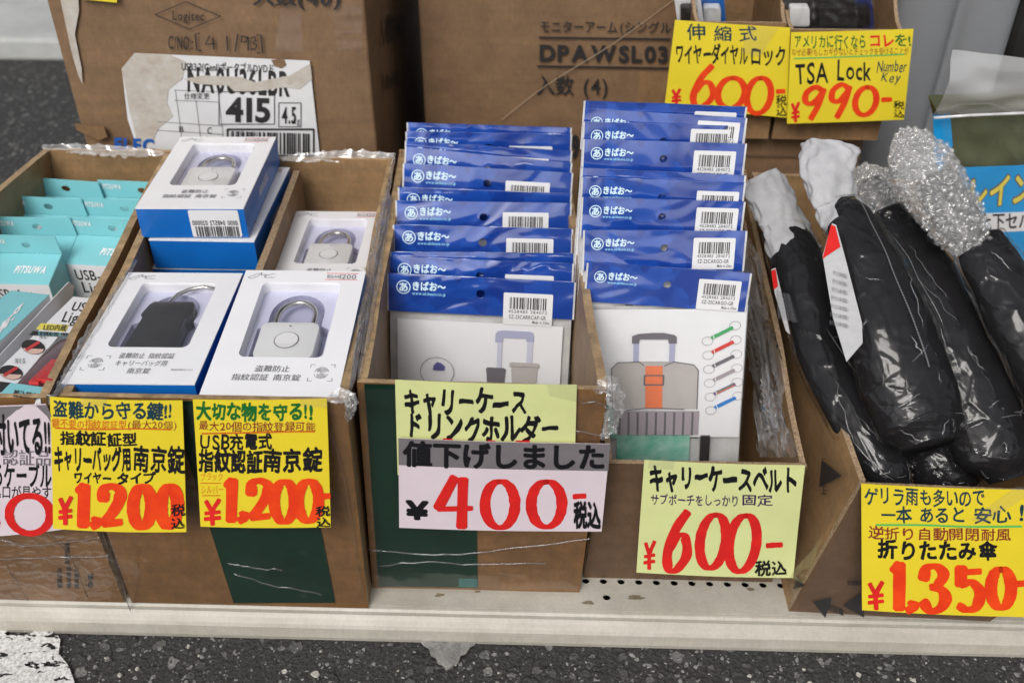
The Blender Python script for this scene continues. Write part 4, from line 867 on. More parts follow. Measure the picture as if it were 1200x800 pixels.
def draw_cup(t, c, mp):                                                # card is 158 wide from y=56 down; the handle, two cups, a round mark
    b = MB(); P = lambda pts: [(-80 + x * 160 / 920, 45 + y * .17) for x, y in pts]
    ro = lambda x0, y0, x1, y1: P([(x0, y0), (x1, y0), (x1, y1), (x0, y1)])
    quadpoly(b, mp, P([(548, 60), (560, 42), (585, 36), (740, 36), (756, 44), (762, 62), (762, 100), (722, 100), (718, 80), (590, 80), (588, 110), (548, 110)]), 0); quadpoly(b, mp, ro(560, 110, 586, 420), 1); quadpoly(b, mp, ro(726, 100, 758, 420), 1)
    quadpoly(b, mp, P([(632, 232), (640, 226), (790, 226), (800, 232), (800, 250), (790, 254), (780, 470), (655, 470), (642, 254), (632, 250)]), 2, .0008); stroke(b, mp, P([(634, 252), (798, 252)]), .5, mi=3, off=.0011, smooth=False)
    quadpoly(b, mp, P([(500, 272), (510, 264), (600, 264), (612, 272), (608, 300), (600, 470), (515, 470), (504, 300)]), 3, .0009)
    ring = P([(225 + 95 * math.cos(6.283 * k / 30), 310 + 90 * math.sin(6.283 * k / 30)) for k in range(31)]); stroke(b, mp, ring, .5, mi=3, off=.0006, smooth=False)
    quadpoly(b, mp, P([(205, 270), (225, 248), (250, 255), (270, 275), (262, 300), (200, 300)]), 4, .0008)
    t.part('holder_picture', b, [M['lav'], mat('pale_lavender_print', (.55, .56, .68)), M['greycase'], M['linegrey'], mat('violet_print', (.10, .09, .28))], parent=c)
def no_contents(t, mp): pass
ORD = ['first', 'second', 'third', 'fourth', 'fifth', 'sixth', 'seventh', 'eighth', 'ninth', 'tenth', 'eleventh']
def lay_bags(proto, H, rows, ys, tilt, mk_label, group):
    n = len(rows)
    for i, (xl, yl, xr, yr) in enumerate(rows):                        # top corners of each header, nearest first
        k = i / (n - 1); y = ys[0] + (ys[1] - ys[0]) * (rows[0][1] - yl) / (rows[0][1] - rows[-1][1])
        a, c = PY(xl, yl, y), PY(xr, yr, y); mid = (a + c) / 2
        o = proto.o if i == 0 else dup(proto.o)
        tl = R(tilt + random.uniform(-5, 7) if i else tilt)
        d = c - a; yaw = R(random.uniform(-2.5, 2.5)); roll = math.atan2(d.z, d.x) + R(random.uniform(-.7, .7))
        rot = Matrix.Rotation(yaw, 4, 'Z') @ Matrix.Rotation(-tl, 4, 'X') @ Matrix.Rotation(-roll, 4, 'Y')
        o.rotation_euler = rot.to_euler(); up = rot @ V((0, 0, H / 1000)); o.location = mid - up
        if i:
            jx, jz = random.uniform(-.004, .003), random.uniform(-.001, .005)
            for h_ in o.children:
                for s_ in h_.children:
                    if s_.name.startswith('barcode'): s_.location = (jx, 0, jz)
        s_ = 1.0; o['label'] = mk_label(i, n); o['group'] = group
BA = make_bag('header_bag', 180, 37, 205, (22, 13, 69, 45), 'SZ-25CARRCAP-GR', 160, 45, 202, draw_cup, no_contents)
rowsA = [(452, 321.5, 676, 329), (459, 302, 668, 307), (463, 294.5, 668, 297), (464, 264, 668, 267), (466, 233.5, 668, 239), (469, 218, 668, 228), (472, 190, 672, 204), (476, 173, 669, 190), (478, 166, 667, 176), (479, 153, 667, 158.5), (479.5, 143, 667, 150)]
lay_bags(BA, 205, rowsA, (.19, .405), 16, lambda i, n: 'blue headed drink holder bag with picture card, at the front of the dark green carton' if i == 0 else ('blue headed drink holder bag at the very back of its row' if i == n - 1 else f'blue headed drink holder bag, {ORD[i]} from the front of its row'), 'blue headed drink holder bags')
BB = make_bag('header_bag', 148, 37, 205, (28, 8, 66, 37), 'SZ-25CARGO-GR', 141, 39, 170, draw_case, belt_contents)
rowsB = [(688, 309, 880, 318), (683, 267, 876, 273), (682, 230, 873, 237), (682, 208, 873, 213), (682, 198, 873, 204), (683, 162, 875, 169), (683, 142, 875, 148), (683.5, 129, 875, 136), (684, 118, 875.5, 125)]
lay_bags(BB, 205, rowsB, (.16, .253), 14, lambda i, n: 'blue headed belt bag with suitcase picture card, at the front of the low carton' if i == 0 else ('blue headed luggage belt bag at the top back of the tall row' if i == n - 1 else f'blue headed luggage belt bag, {ORD[i]} from the front of its row'), 'blue headed luggage belt bags')

for ch in BB.o.children:                                               # the front bag hangs askew under its header
    if not ch.name.startswith('header'):
        ch.rotation_euler = (0, R(-4.5), 0); ch.location = (-.205 * math.sin(R(-4.5)) * 1.0 + .001, 0, 0)
# ------------------------------------------------------------------ padlock gift boxes
LW, LL, LH = 106, 163, 33
def make_lock_box(kind):
    t = Thing('padlock_box', 'tmp', 'padlock box')
    mp = lambda x, y, o=0: V(((x - LW / 2) / 1000, (LL / 2 - y) / 1000, LH / 1000 + o))    # mm on the lid, y down from the far edge
    win = rrect(19, 17, LW - 19, 115, 6)
    b = MB(); b.slab([(0, 0), (LW, 0), (LW, LL), (0, LL)], lambda x, y, o: mp(x, y, -.0012 + o), .0012, [win]); lid = t.part('window_lid', b, M['white_card'])
    b = MB(); h = LH / 1000 - .0013; X, Yy = LW / 2000 - .0002, LL / 2000 - .0002
    q = [(-X, -Yy), (X, -Yy), (X, Yy), (-X, Yy)]
    for p, s_ in zip(q, q[1:] + q[:1]): b.face(((p[0], p[1], 0), (s_[0], s_[1], 0), (s_[0], s_[1], h), (p[0], p[1], h)))
    b.face([(p[0], p[1], 0) for p in q]); sd = t.part('blue_sleeve', b, M['blue_card'])
    b = MB(); write(b, lambda x, y, o=0: V((X + .0004, -.02 + x / 1000, y / -1000 + .022)), '指紋認証', 0, 0, 42, 10, jit=0, off=0); t.part('sleeve_print', b, M['white_print'], parent=sd)
    d = .016; hole_ = ([(53 + 23 * math.cos(a), 48 + 26 * math.sin(a)) for a in [math.pi + math.pi * k / 12 for k in range(13)]] + [(76, 64), (83, 68), (83, 114), (23, 114), (23, 68), (30, 64)])
    b = MB(); zt = -d + .0055
    b.poly(rrect(16, 14, LW - 16, 118, 6), lambda x, y: mp(x, y, zt), [hole_]); tray = t.part('tray', b, M['tray'])
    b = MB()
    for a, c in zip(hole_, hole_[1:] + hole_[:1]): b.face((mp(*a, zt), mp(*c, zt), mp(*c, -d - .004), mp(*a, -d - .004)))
    b.poly(hole_, lambda x, y: mp(x, y, -d - .004)); t.part('tray_hollow', b, M['tray_shade'], parent=tray)
    b = MB()
    for a, c in zip(win, win[1:] + win[:1]): b.face((mp(*a, -.0012), mp(*c, -.0012), mp(*c, zt), mp(*a, zt)))
    t.part('window_wall', b, M['white_card'])
    if kind == 'silver':
        b = MB(); b.slab(rrect(29, 68, 77, 113, 7), lambda x, y, o: mp(x, y, -d - .003 + o), .016); lk = t.part('padlock', b, M['silver'], bevel=.0022, seg=3, smooth=True)
        b = MB(); b.tube([mp(x, y, -d + .006) for x, y in [(37, 74), (37, 56)] + [(53 + 16 * math.cos(a), 52 + 19 * math.sin(a)) for a in [math.pi + math.pi * k / 14 for k in range(15)]] + [(69, 56), (69, 74)]], .0024, 12); t.part('shackle', b, M['steel'], parent=lk, smooth='all')
        b = MB(); zz = .0006; ring = lambda r: [(53 + r * math.cos(6.283 * k / 32), 91 + r * math.sin(6.283 * k / 32)) for k in range(32)]
        b.poly(ring(10.2), lambda x, y: mp(x, y, -.0026), [ring(9.4)], 1); b.slab(ring(9.3), lambda x, y, o: mp(x, y, -.0031 + o), .0009, (), 0); b.poly(circ(53, 73, .9), lambda x, y: mp(x, y, -.0026), (), 1)
        t.part('sensor', b, [M['silver'], M['linegrey']], parent=lk)
    else:
        b = MB(); b.slab([(33, 47), (36, 42), (71, 42), (74, 47), (76, 60), (71, 66), (72, 116), (31, 116), (33, 66), (30, 62)], lambda x, y, o: mp(x, y, -d - .003 + o), .016); lk = t.part('padlock', b, M['black_plastic'], bevel=.0015, smooth=True)
        b = MB(); b.tube([mp(x, y, -.008 + z) for x, y, z in ((47, 50, 0), (48, 40, .001), (53, 29, .003), (62, 22, .004), (74, 19, .005), (88, 22, .004))], .0019, 10); t.part('cable', b, M['steel'], parent=lk, smooth='all')
    b = MB(); b.grid(lambda u, v: mp(17 + (LW - 34) * u, 15 + 102 * v, -.0016 - .0010 * math.sin(3.14 * u) * math.sin(3.14 * v)), 16, 16); t.part('clear_window', b, M['window'], smooth='all')
    b = MB()
    if kind == 'silver':
        write(b, mp, '盗難防止', 36, 125, 64, 133, jit=0, bold=.004); write(b, mp, '指紋認証 南京錠', 20, 135, 74, 143, jit=0, bold=.004); fx, fy = 89, 133
    else:
        write(b, mp, '盗難防止 指紋認証', 34, 123, 80, 131, jit=0, bold=.0); write(b, mp, 'キャリーバッグ用', 34, 133, 77, 141, jit=0); write(b, mp, '南京錠', 47, 143, 66, 151, jit=0); fx, fy = 18, 137
        write(b, mp, '取扱説明書はこちら', 82, 144, 100, 146.5, jit=0)
    for k in range(7):                                                 # fingerprint
        r = .8 + .95 * k
        for a0, a1 in ((.2 + .5 * (k % 2), 2.9 - .3 * (k % 3)), (3.3 + .2 * (k % 3), 6.1 - .25 * (k % 2))): stroke(b, mp, [(fx + r * .85 * math.cos(a0 + (a1 - a0) * j / 9), fy + r * math.sin(a0 + (a1 - a0) * j / 9)) for j in range(10)], .36, smooth=False, off=.0003)
    for sx, sy in ((-1, -1), (1, -1), (1, 1), (-1, 1)): stroke(b, mp, [(fx + sx * 6, fy + sy * 9.5), (fx + sx * 9.5, fy + sy * 9.5), (fx + sx * 9.5, fy + sy * 6)], .5, smooth=False, off=.0003)
    t.part('lid_print', b, M['print_grey'], parent=lid)
    b = MB(); stroke(b, mp, [(4, 11), (8, 12.5), (12, 9), (15, 4.5), (11, 6), (6, 9.5), (4, 11)], .45, off=.0003); stroke(b, mp, [(15, 4.5), (15.5, 8), (18, 6), (18.5, 10), (20, 6.5), (22, 7.5), (24, 5.5), (27, 6)], .45, off=.0003); write(b, mp, 'design', 18, 9.5, 28, 11.5, jit=0, off=.0003); t.part('maker_mark', b, M['print_grey'], parent=lid)
    return t, lid, mp
SB, slid, smp = make_lock_box('silver'); BK, blid, bmp = make_lock_box('black')
b = MB(); stroke(b, smp, [(72, 4), (100, 4)], .7, mi=1, off=.0005, smooth=False); stroke(b, smp, [(72, 13), (100, 13)], .7, mi=1, off=.0005, smooth=False); write(b, smp, '税込み¥', 73, 5.5, 84, 11.5, jit=.2, off=.0005); write(b, smp, '1200', 84, 5.2, 99, 11.8, jit=.2, cap=True, off=.0005)
pl = SB.part('price_sticker', b, [M['print_grey'], mat('sticker_red', (.75, .15, .10))], parent=slid)
def place(o, zt, c, label, tilt=0, scale=1, group='padlock gift boxes'):
    """set the lid's pixel corners TL, TR, BR, BL onto the level zt"""
    q = [PZ(x, y, zt) for x, y in c]; mid = sum(q, V()) / 4; d = (q[1] - q[0]) + (q[2] - q[3]); yaw = math.atan2(d.y, d.x)
    rot = Matrix.Rotation(yaw, 4, 'Z') @ Matrix.Rotation(R(tilt), 4, 'X')
    o.rotation_euler = rot.to_euler(); o.scale = (scale,) * 3; o.location = mid - rot @ V((0, 0, LH / 1000 * scale)); o['label'] = label; o['group'] = group
place(BK.o, .296, [(148, 318), (281, 320), (232, 450), (75, 450)], 'white padlock box with the black wire lock in its window', 0, 1)
silver2, silver3, silver4 = dup(SB.o), dup(SB.o), dup(SB.o)
blue_low, blue_base = dup(SB.o), dup(SB.o)
place(SB.o, .2995, [(280, 317), (421, 320), (402, 468), (243, 468)], 'white padlock box with shiny silver lock, at the front right of the striped carton', 4.2, 1.03)
place(silver2, .327, [(207, 161), (320, 162), (290, 242), (163, 243)], 'white and blue padlock box on top of the leaning stack of three', 0, .985)
place(blue_low, .293, [(222, 195), (338, 197), (303, 282), (180, 280)], 'blue sided padlock box in the middle of the stack of three', 0, .985)
place(blue_base, .259, [(224, 228), (334, 230), (296, 312), (184, 311)], 'blue sided padlock box at the foot of the stack of three', 0, .985)
place(silver3, .262, [(342, 241), (452, 243), (434, 345), (314, 345)], 'white padlock box with silver lock behind the front right one', 0, .93)
place(silver4, .228, [(352, 236), (460, 238), (440, 340), (320, 340)], 'white padlock box mostly hidden under the silver one behind', 0, .93)
# the upside down barcode label on the top box of the stack
b = MB(); fy_ = -LL / 2000 - .0004; fm = lambda x, y, o=0: V((x / 1000, fy_ - o, y / 1000))
b.slab(rrect(-2, 1, 47, 31, 2), lambda x, y, o: fm(x, y, o), .0002); ch = [c for c in silver2.children if c.name.startswith('blue_sleeve')][0]
bl = b.build('barcode_label', M['sticker'], ch)
b = MB(); bars(b, fm, 2, 1.5, 45, 13, 60, .0005); write(b, fm, '0000 048572 020000', 45, 21, 0, 13.5, jit=0, bold=.015, off=.0005); b.build('barcode', M['print_black'], ch)

# ------------------------------------------------------------------ turquoise cable boxes with hang tabs
UW, UD, UH, UT = 93, 40, 120, 21
def make_usb():
    t = Thing('cable_box', 'tmp', 'cable box'); h = UH / 1000; w_ = UW / 2000; d = UD / 1000
    sh = .012                                                          # shoulder slopes down to the front
    b = MB(); A = [(-w_, 0, 0), (w_, 0, 0), (w_, -d, 0), (-w_, -d, 0)]; B = [(-w_, 0, h), (w_, 0, h), (w_, -d, h - sh), (-w_, -d, h - sh)]
    b.face([A[3], A[2], B[2], B[3]], 1); b.face([A[2], A[1], B[1], B[2]], 0); b.face([A[1], A[0], B[0], B[1]], 0); b.face([A[0], A[3], B[3], B[0]], 0); b.face(B, 0); b.face(A, 0)
    body = t.part('box_body', b, [M['teal'], M['white_card']], bevel=.0006)
    b = MB(); tm = lambda x, y, o=0: V((x / 1000, .0012 - o, h + y / 1000))
    b.slab([(-UW / 2, 0), (UW / 2, 0), (UW / 2 - 2, UT), (-UW / 2 + 2, UT)], lambda x, y, o: tm(x, y, o), .0012, [[(a, 10 + (c_ - 10) * .75) for a, c_ in circ(6, 10, 5, 18)]]); tab = t.part('hang_tab', b, M['teal'])
    b = MB(); write(b, lambda x, y, o=0: tm(x, UT - y, .0015 + .0003), 'PITSUWA', -40, 4, -18, 10, jit=0, bold=.03, cap=True, slant=.15); t.part('tab_print', b, M['white_print'], parent=tab)
    b = MB(); top = lambda x, y, o=0: V((x / 1000, -y / 1000, h - sh * y / UD + .0004)); write(b, top, 'PITSUWA', -2, 17, 36, 26, jit=0, bold=.04, cap=True, slant=.15); t.part('top_print', b, M['white_print'], parent=body)
    b = MB(); fr = lambda x, y, o=0: V((x / 1000, -d - .0004, h - sh - y / 1000)); write(b, fr, 'USB-A to', -28, 6, 34, 19, jit=0, bold=.012, cap=True); write(b, fr, 'Lightning', -24, 21, 40, 35, jit=0, bold=.012, cap=True); t.part('front_print', b, M['print_black'], parent=body)
    b = MB(); b.face([fr(x, y) for x, y in ((-36, 42), (20, 42), (20, 50), (-36, 50))]); t.part('yellow_band', b, M['lemon'], parent=body)
    return t
UB = make_usb()
tabs = [((-24, 275, 66, 277), .272, 'turquoise cable box at the front left of the upright ones'), ((76, 254, 170, 259), .270, 'turquoise cable box with USB print at the front right of the upright ones'),
        ((-17, 254, 84, 256), .270, 'turquoise cable box, second row, left'), ((91, 232, 184, 236), .270, 'turquoise cable box with hang tab, second row from the back, right'),
        ((-3, 229, 97, 234), .270, 'turquoise cable box with hang tab, second row from the back, left'), ((112, 211, 204, 215), .270, 'turquoise cable box in the back row, beside the padlock stack'), ((19, 207, 117, 214), .270, 'turquoise cable box in the back row, far left corner')]
for i, ((xl, yl, xr, yr), z, lb) in enumerate(tabs):
    o = UB.o if i == 0 else dup(UB.o); a, c = PZ(xl, yl, z), PZ(xr, yr, z); d = c - a
    s_ = min(1.08, d.length / (UW / 1000)); yaw = math.atan2(d.y, d.x); o.rotation_euler = (0, 0, yaw); o.scale = (s_, 1.0, 1)
    o.location = (a + c) / 2 - V((0, 0, (UH + UT) / 1000)); o['label'] = lb; o['group'] = 'turquoise cable boxes'
# two boxes lying on the others at the front
def lying(label, mtop, z0, c, th, mats):
    q = [mtop(*p) for p in c]; t = Thing('cable_box', label, 'cable box', sum(q, V()) / 4 - V((0, 0, th)), 'cable boxes lying flat')
    n = (q[1] - q[0]).cross(q[3] - q[0]).normalized(); n = n if n.z > 0 else -n; lo = [p - n * th for p in q]
    b = MB(); b.face(q, 0); b.face(lo[::-1], 1)
    for i in range(4): b.face((lo[i], lo[(i + 1) % 4], q[(i + 1) % 4], q[i]), 1)
    t.body = t.part('box_body', b, mats, bevel=.0006); return t
la = plane3(PZ(16, 340, .268), PZ(58, 346, .268), PZ(0, 398, .285))
LA = lying('turquoise topped cable box lying at the left front of the carton', la, 0, [(13, 340), (58, 345), (-40, 438), (-100, 420)], .035, [M['teal'], M['white_card']])
b = MB()
for i_, (ch_, x, y) in enumerate((('i', -15, 394), ('n', -6, 385), ('g', 8, 370))): write(b, la, ch_, x, y - 8, x + 14, y + 10, jit=0, bold=.02, slant=.5, sl=-10)
LA.part('top_print', b, M['white_print'], parent=LA.body)
la2 = plane3(la(58, 345), la(-40, 438), la(58, 345) - V((0, 0, .03)))
b = MB()
for k in range(6): b.face([la2(x, y, .0006) for x, y in ((4 + 7 * k, 418 - 9 * k), (7 + 7 * k, 415 - 9 * k), (7 + 7 * k, 425 - 9 * k), (4 + 7 * k, 428 - 9 * k))], k % 3)
LA.part('side_print', b, [M['linegrey'], M['blue_card'], M['red_plastic']], parent=LA.body)
b = MB(); b.slab([(80, 330), (86, 335), (84, 352), (20, 420), (4, 436), (-20, 450), (-24, 440)], lambda x, y, o: Plane(la2.p + la2.n * .004, la2.n)(x, y, o), .0008); LA.part('open_flap', b, M['white_card'])
lb = plane3(PZ(87, 348, .262), PZ(128, 352, .262), PZ(10, 460, .290))
LBX = lying('cable box with a dark red window and LED label lying at the carton front', lb, 0, [(86, 347), (132, 352), (47, 468), (-24, 454)], .03, [M['white_card'], M['white_card']])
def lq(b, pts, mi=0, off=.0004): b.poly(pts, lambda x, y: lb(x, y, off), (), mi)
b = MB(); lq(b, [(48, 379), (81, 381), (76, 389), (42, 386)], 0); lq(b, [(39, 388), (118, 393), (112, 397), (34, 393)], 1); lq(b, [(70, 393), (112, 397), (55, 456), (20, 450)], 2, .0005); lq(b, [(13, 449), (58, 455), (48, 468), (0, 462)], 3, .0006); lq(b, [(-12, 446), (14, 449), (4, 461), (-18, 456)], 1, .0005)
LBX.part('printed_panels', b, [M['lemon'], M['print_black'], M['dark_red'], M['teal']], parent=LBX.body)
b = MB(); write(b, lb, 'USB-A', 82, 353, 122, 364, jit=0, bold=.01, cap=True, slant=.4, sl=3); write(b, lb, 'Lightning', 71, 364, 128, 377, jit=0, bold=.01, cap=True, slant=.4, sl=5); write(b, lb, 'LED内蔵', 50, 380, 77, 388, jit=0, bold=.01, slant=.3, sl=1, off=.0008)
write(b, lb, '差込口を', 15, 457, 44, 466, jit=0, bold=.03, slant=.2, sl=4, off=.001); write(b, lb, '光る', 46, 393, 55, 398, jit=0, off=.0008); write(b, lb, '消える', 17, 420, 30, 427, jit=0, off=.0008)
LBX.part('box_print', b, M['print_black'], parent=LBX.body)
b = MB(); write(b, lb, 'まぶしくない優しい光', 44, 388, 84, 394, jit=0, off=.0008, sl=3); LBX.part('band_print', b, M['teal'], parent=LBX.body)
for cx, cy in ((39, 407), (13, 437)):
    b = MB()
    e = lambda rx, ry, ox=0, oy=0, a0=0, a1=6.283: [(cx + ox + rx * math.cos(a0 + (a1 - a0) * k / 24) + .3 * ry * math.sin(a0 + (a1 - a0) * k / 24), cy + oy + ry * math.sin(a0 + (a1 - a0) * k / 24)) for k in range(25 if a1 < 6 else 24)]
    lq(b, e(13.5, 8.6), 0, .0006); lq(b, e(12.5, 7.8, 0, .6, .3, 3.0), 1, .0008); stroke(b, lb, [(cx - 8, cy + 4), (cx + 7, cy - 5)], 3.6, mi=2, off=.0011, smooth=False)
    LBX.part('round_picture', b, [M['print_black'], M['skin_print'], M['red_plastic']], parent=LBX.body)
b = MB(); b.slab([(74, 419), (88, 421), (62, 452), (44, 450)], lambda x, y, o: lb(x, y, .001 + o), .004); b.slab([(72, 427), (62, 425), (34, 452), (46, 453)], lambda x, y, o: lb(x, y, .001 + o), .003); LBX.part('cable_plug', b, M['red_plastic'], bevel=.0006)
b = MB(); b.grid(lambda u, v: lb(*lerp4([(70, 393), (112, 397), (55, 456), (20, 450)], u, v), .006 * math.sin(3.14 * u) ** .5 * math.sin(3.14 * v) ** .5 + .0006), 12, 16); LBX.part('clear_blister', b, M['window'], smooth='all')

# ------------------------------------------------------------------ folding umbrellas in clear bags
def loft(sec, n=28, wr=.0, ws=60, seed=0, k=6, flat=.75, cap=True, crk=0, pleat=0, fac=((.62, .42, 1), (.24, .17, 1))):
    """sec: (px, py, level z, half width in metres) from the handle end to the tip"""
    pts = [PZ(x, y, z) for x, y, z, r in sec]; rad = [s_[3] for s_ in sec]; P_, R_ = [], []
    e = [pts[0] * 2 - pts[1]] + pts + [pts[-1] * 2 - pts[-2]]; er = [rad[0]] + rad + [rad[-1]]
    for i in range(len(pts) - 1):
        a, b_, c, d = e[i:i + 4]
        for j in range(k):
            t = j / k; P_.append(.5 * (2 * b_ + (c - a) * t + (2 * a - 5 * b_ + 4 * c - d) * t * t + (3 * b_ - a - 3 * c + d) * t ** 3)); tt = t * t * (3 - 2 * t); R_.append(er[i + 1] * (1 - tt) + er[i + 2] * tt)
    P_.append(pts[-1]); R_.append(rad[-1]); mb = MB(); m_ = len(P_)
    for i, p in enumerate(P_):
        t = (P_[min(i + 1, m_ - 1)] - P_[max(i - 1, 0)]).normalized(); sx = t.cross(V((0, 0, 1))).normalized(); up = sx.cross(t)
        for j in range(n):
            a = 2 * math.pi * j / n; q = sx * math.cos(a) + up * math.sin(a) * flat; pt = p + q * R_[i] * (1 + pleat * (math.sin(7 * a + 2 * math.sin(i * .3 + seed)) + .6 * math.sin(13 * a + seed + i * .2)))
            if crk:
                pt = pt + q * crk * (crinkle((a * .9, i / m_ * 4.0, 0), fac[0], seed) + .4 * crinkle((a * .9, i / m_ * 4.0, 0), fac[1], seed + 3))
            elif wr:
                nz = noise.noise(pt * ws + V((seed, 0, 0))); rz = 1 - abs(noise.noise(V((pt.x * ws * .8, pt.y * ws * .35, pt.z * ws * .8 + seed)))) * 2.4
                pt = pt + q * (wr * nz + wr * 1.2 * max(0, rz) ** 2)
            mb.v.append(pt)
    for i in range(m_ - 1):
        for j in range(n): mb.f.append((i * n + j, i * n + (j + 1) % n, (i + 1) * n + (j + 1) % n, (i + 1) * n + j)); mb.m.append(0)
    if cap: mb.f.append(tuple(range(n))); mb.m.append(0); mb.f.append(tuple((m_ - 1) * n + j for j in range(n))[::-1]); mb.m.append(0)
    return mb
def film_lines(t, sec, seed, n=34, seam=None, g=.0062):
    rs = random.Random(seed); rings = loft(grown(sec, g), 72, k=16, cap=False).v; m_ = len(rings) // 72
    def at(s_, a):
        i = min(m_ - 1.001, max(0, s_ * (m_ - 1))); j = (a % 6.2832) / 6.2832 * 72; i0, j0 = int(i), int(j); fi, fj = i - i0, j - j0
        q = lambda ii, jj: rings[ii * 72 + jj % 72]
        return (q(i0, j0) * (1 - fj) + q(i0, j0 + 1) * fj) * (1 - fi) + (q(i0 + 1, j0) * (1 - fj) + q(i0 + 1, j0 + 1) * fj) * fi
    b = MB()
    for k in range(n):
        s0 = rs.random() ** .4 * .96; a0 = rs.uniform(.2, 2.94); ang = rs.choice((rs.uniform(-.5, .5), rs.uniform(-.5, .5), rs.uniform(.9, 2.2))); ln = rs.uniform(.012, .04) * (1.6 if abs(ang) < .5 else .8); wd = rs.uniform(.00025, .0006)
        pts = []
        for q in range(9):
            f = q / 8 - .5; s_ = s0 + math.cos(ang) * ln * f * 3 + .006 * noise.noise(V((q * .6, k, seed))); a = a0 + math.sin(ang) * ln * f * 16 + .10 * noise.noise(V((q * .6, k, seed + 4)))
            if 0 < s_ < 1: pts.append(at(s_, a))
        if len(pts) < 4: continue
        b.tube(pts, [wd * (math.sin(math.pi * (q + .3) / (len(pts) - .4)) + .08) for q in range(len(pts))], 5)
    t.part('film_crease', b, M['glint'], smooth='all')
    if seam:
        (sa, aa), (sb, ab) = seam; L_ = (at(sa, aa) - at(sb, ab)).length; nn = int(L_ / .0021); b = MB()
        for k in range(nn):
            f0, f1 = k / nn, (k + .55) / nn; w_ = .016; A = lambda f, d: at(sa + (sb - sa) * f, aa + (ab - aa) * f + d)
            b.face((A(f0, -w_), A(f1, -w_), A(f1, w_), A(f0, w_)))
        t.part('bag_seam', b, M['seam'])
M['glint'] = film('film_fold_glint', .10, 60, (1, 1, 1), .3, .09, gain=2.2)  # extra gloss and haze: glints on the folds put into thin threads
M['seam'] = mat('pale_seam', (.22, .22, .23), .5)
def grown(sec, g): return [(x, y, z, r + g) for x, y, z, r in sec]
def umbrella(label, body, head, seed, head_mat, headname, wr_head, ws_head, seam=None, n=16):
    p = PZ(*body[-1][:3]); t = Thing('folding_umbrella', label, 'umbrella', (p.x, p.y, p.z), 'folding umbrellas in clear bags')
    t.part('folded_canopy', loft(body, 30, .0008, 45, seed), M['fabric_black'], smooth='all')
    foam = headname == 'foam_sleeve'
    hm = loft(head, 60, wr_head, ws_head, seed + 3, 12, .5, pleat=.045) if foam else loft(head, 90, 0, 0, seed + 3, 22, .7, cap=False, crk=.0046, fac=((.34, .22, 1), (.13, .09, 1)))
    if not foam:
        in_ = loft(grown(head, -.004), 80, 0, 0, seed + 8, 18, .7, cap=False, crk=.004, fac=((.3, .2, 1), (.12, .08, 1))); k0 = len(hm.v); hm.v += in_.v; hm.f += [tuple(i + k0 for i in f_) for f_ in in_.f]; hm.m += in_.m
    if headname == 'bubble_wrap':
        rs = random.Random(seed); vv = list(hm.v); cen = sum(vv, V()) / len(vv)
        for _ in range(int(len(vv) * .035)):                            # the air bubbles
            c = rs.choice(vv) + V((rs.uniform(-1, 1), rs.uniform(-1, 1), rs.uniform(-1, 1))) * .002; r = rs.uniform(.0015, .0026); k = len(hm.v)
            for j in range(4):
                for i in range(8):
                    ph = math.pi * (j + .5) / 4; hm.v.append(c + V((math.sin(ph) * math.cos(i * .785), math.sin(ph) * math.sin(i * .785), math.cos(ph))) * r)
            for j in range(3):
                for i in range(8): hm.f.append((k + j * 8 + i, k + j * 8 + (i + 1) % 8, k + (j + 1) * 8 + (i + 1) % 8, k + (j + 1) * 8 + i)); hm.m.append(0)
            hm.f.append(tuple(k + i for i in range(8))); hm.m.append(0); hm.f.append(tuple(k + 24 + i for i in range(8))[::-1]); hm.m.append(0)
    t.part(headname, hm, head_mat, smooth='all' if foam else False)
    t.part('clear_bag', loft(grown(body, .0035), 150, 0, 34, seed + 9, 28, crk=.0021), M['umb_film'], smooth='all'); film_lines(t, body, seed, n, seam); return t
U1 = umbrella('slim black umbrella with a white foam handle sleeve against the carton side, leftmost', [(921, 272, .292, .021), (932, 300, .282, .0245), (950, 350, .262, .026), (972, 420, .232, .027), (1006, 490, .205, .026), (1040, 548, .182, .022), (1056, 572, .17, .012)],
              [(892, 206, .335, .021), (898, 217, .328, .0245), (910, 244, .312, .0235), (920, 268, .298, .0225), (932, 296, .286, .023)], 1, M['sleeve'], 'foam_sleeve', .003, 42)
U2 = umbrella('fat black umbrella with white foam sleeve and a paper label, on top in the middle', [(986, 244, .345, .019), (1000, 268, .338, .023), (1021, 325, .312, .032), (1046, 395, .280, .039), (1066, 455, .250, .0405), (1079, 495, .232, .037), (1090, 522, .222, .022)],
              [(972, 172, .384, .024), (970, 186, .377, .0255), (971, 206, .367, .0245), (977, 226, .356, .024), (984, 244, .346, .0225), (993, 264, .340, .0235)], 5, M['sleeve'], 'foam_sleeve', .003, 42, ((.06, 1.75), (.62, 1.55)), 22)
def bubble():
    m = bpy.data.materials.new('bubble_wrap'); t, out = nodes(m); L = t.links.new
    p = N(t, 'ShaderNodeBsdfPrincipled'); p.inputs['Base Color'].default_value = (.62, .63, .64, 1); p.inputs['Roughness'].default_value = .14; p.inputs['Coat Weight'].default_value = .6
    tr = N(t, 'ShaderNodeBsdfTransparent'); lw = N(t, 'ShaderNodeLayerWeight'); lw.inputs[0].default_value = .35
    mr = N(t, 'ShaderNodeMapRange'); mr.inputs[3].default_value = .04; mr.inputs[4].default_value = .62; L(lw.outputs['Facing'], mr.inputs[0])
    mx = N(t, 'ShaderNodeMixShader'); L(mr.outputs[0], mx.inputs[0]); L(tr.outputs[0], mx.inputs[1]); L(p.outputs[0], mx.inputs[2]); L(mx.outputs[0], out.inputs[0]); return m
M['bubble'] = film('bubble_wrap', .12, 110, (1, 1, 1), .5, .11, gain=1.3)
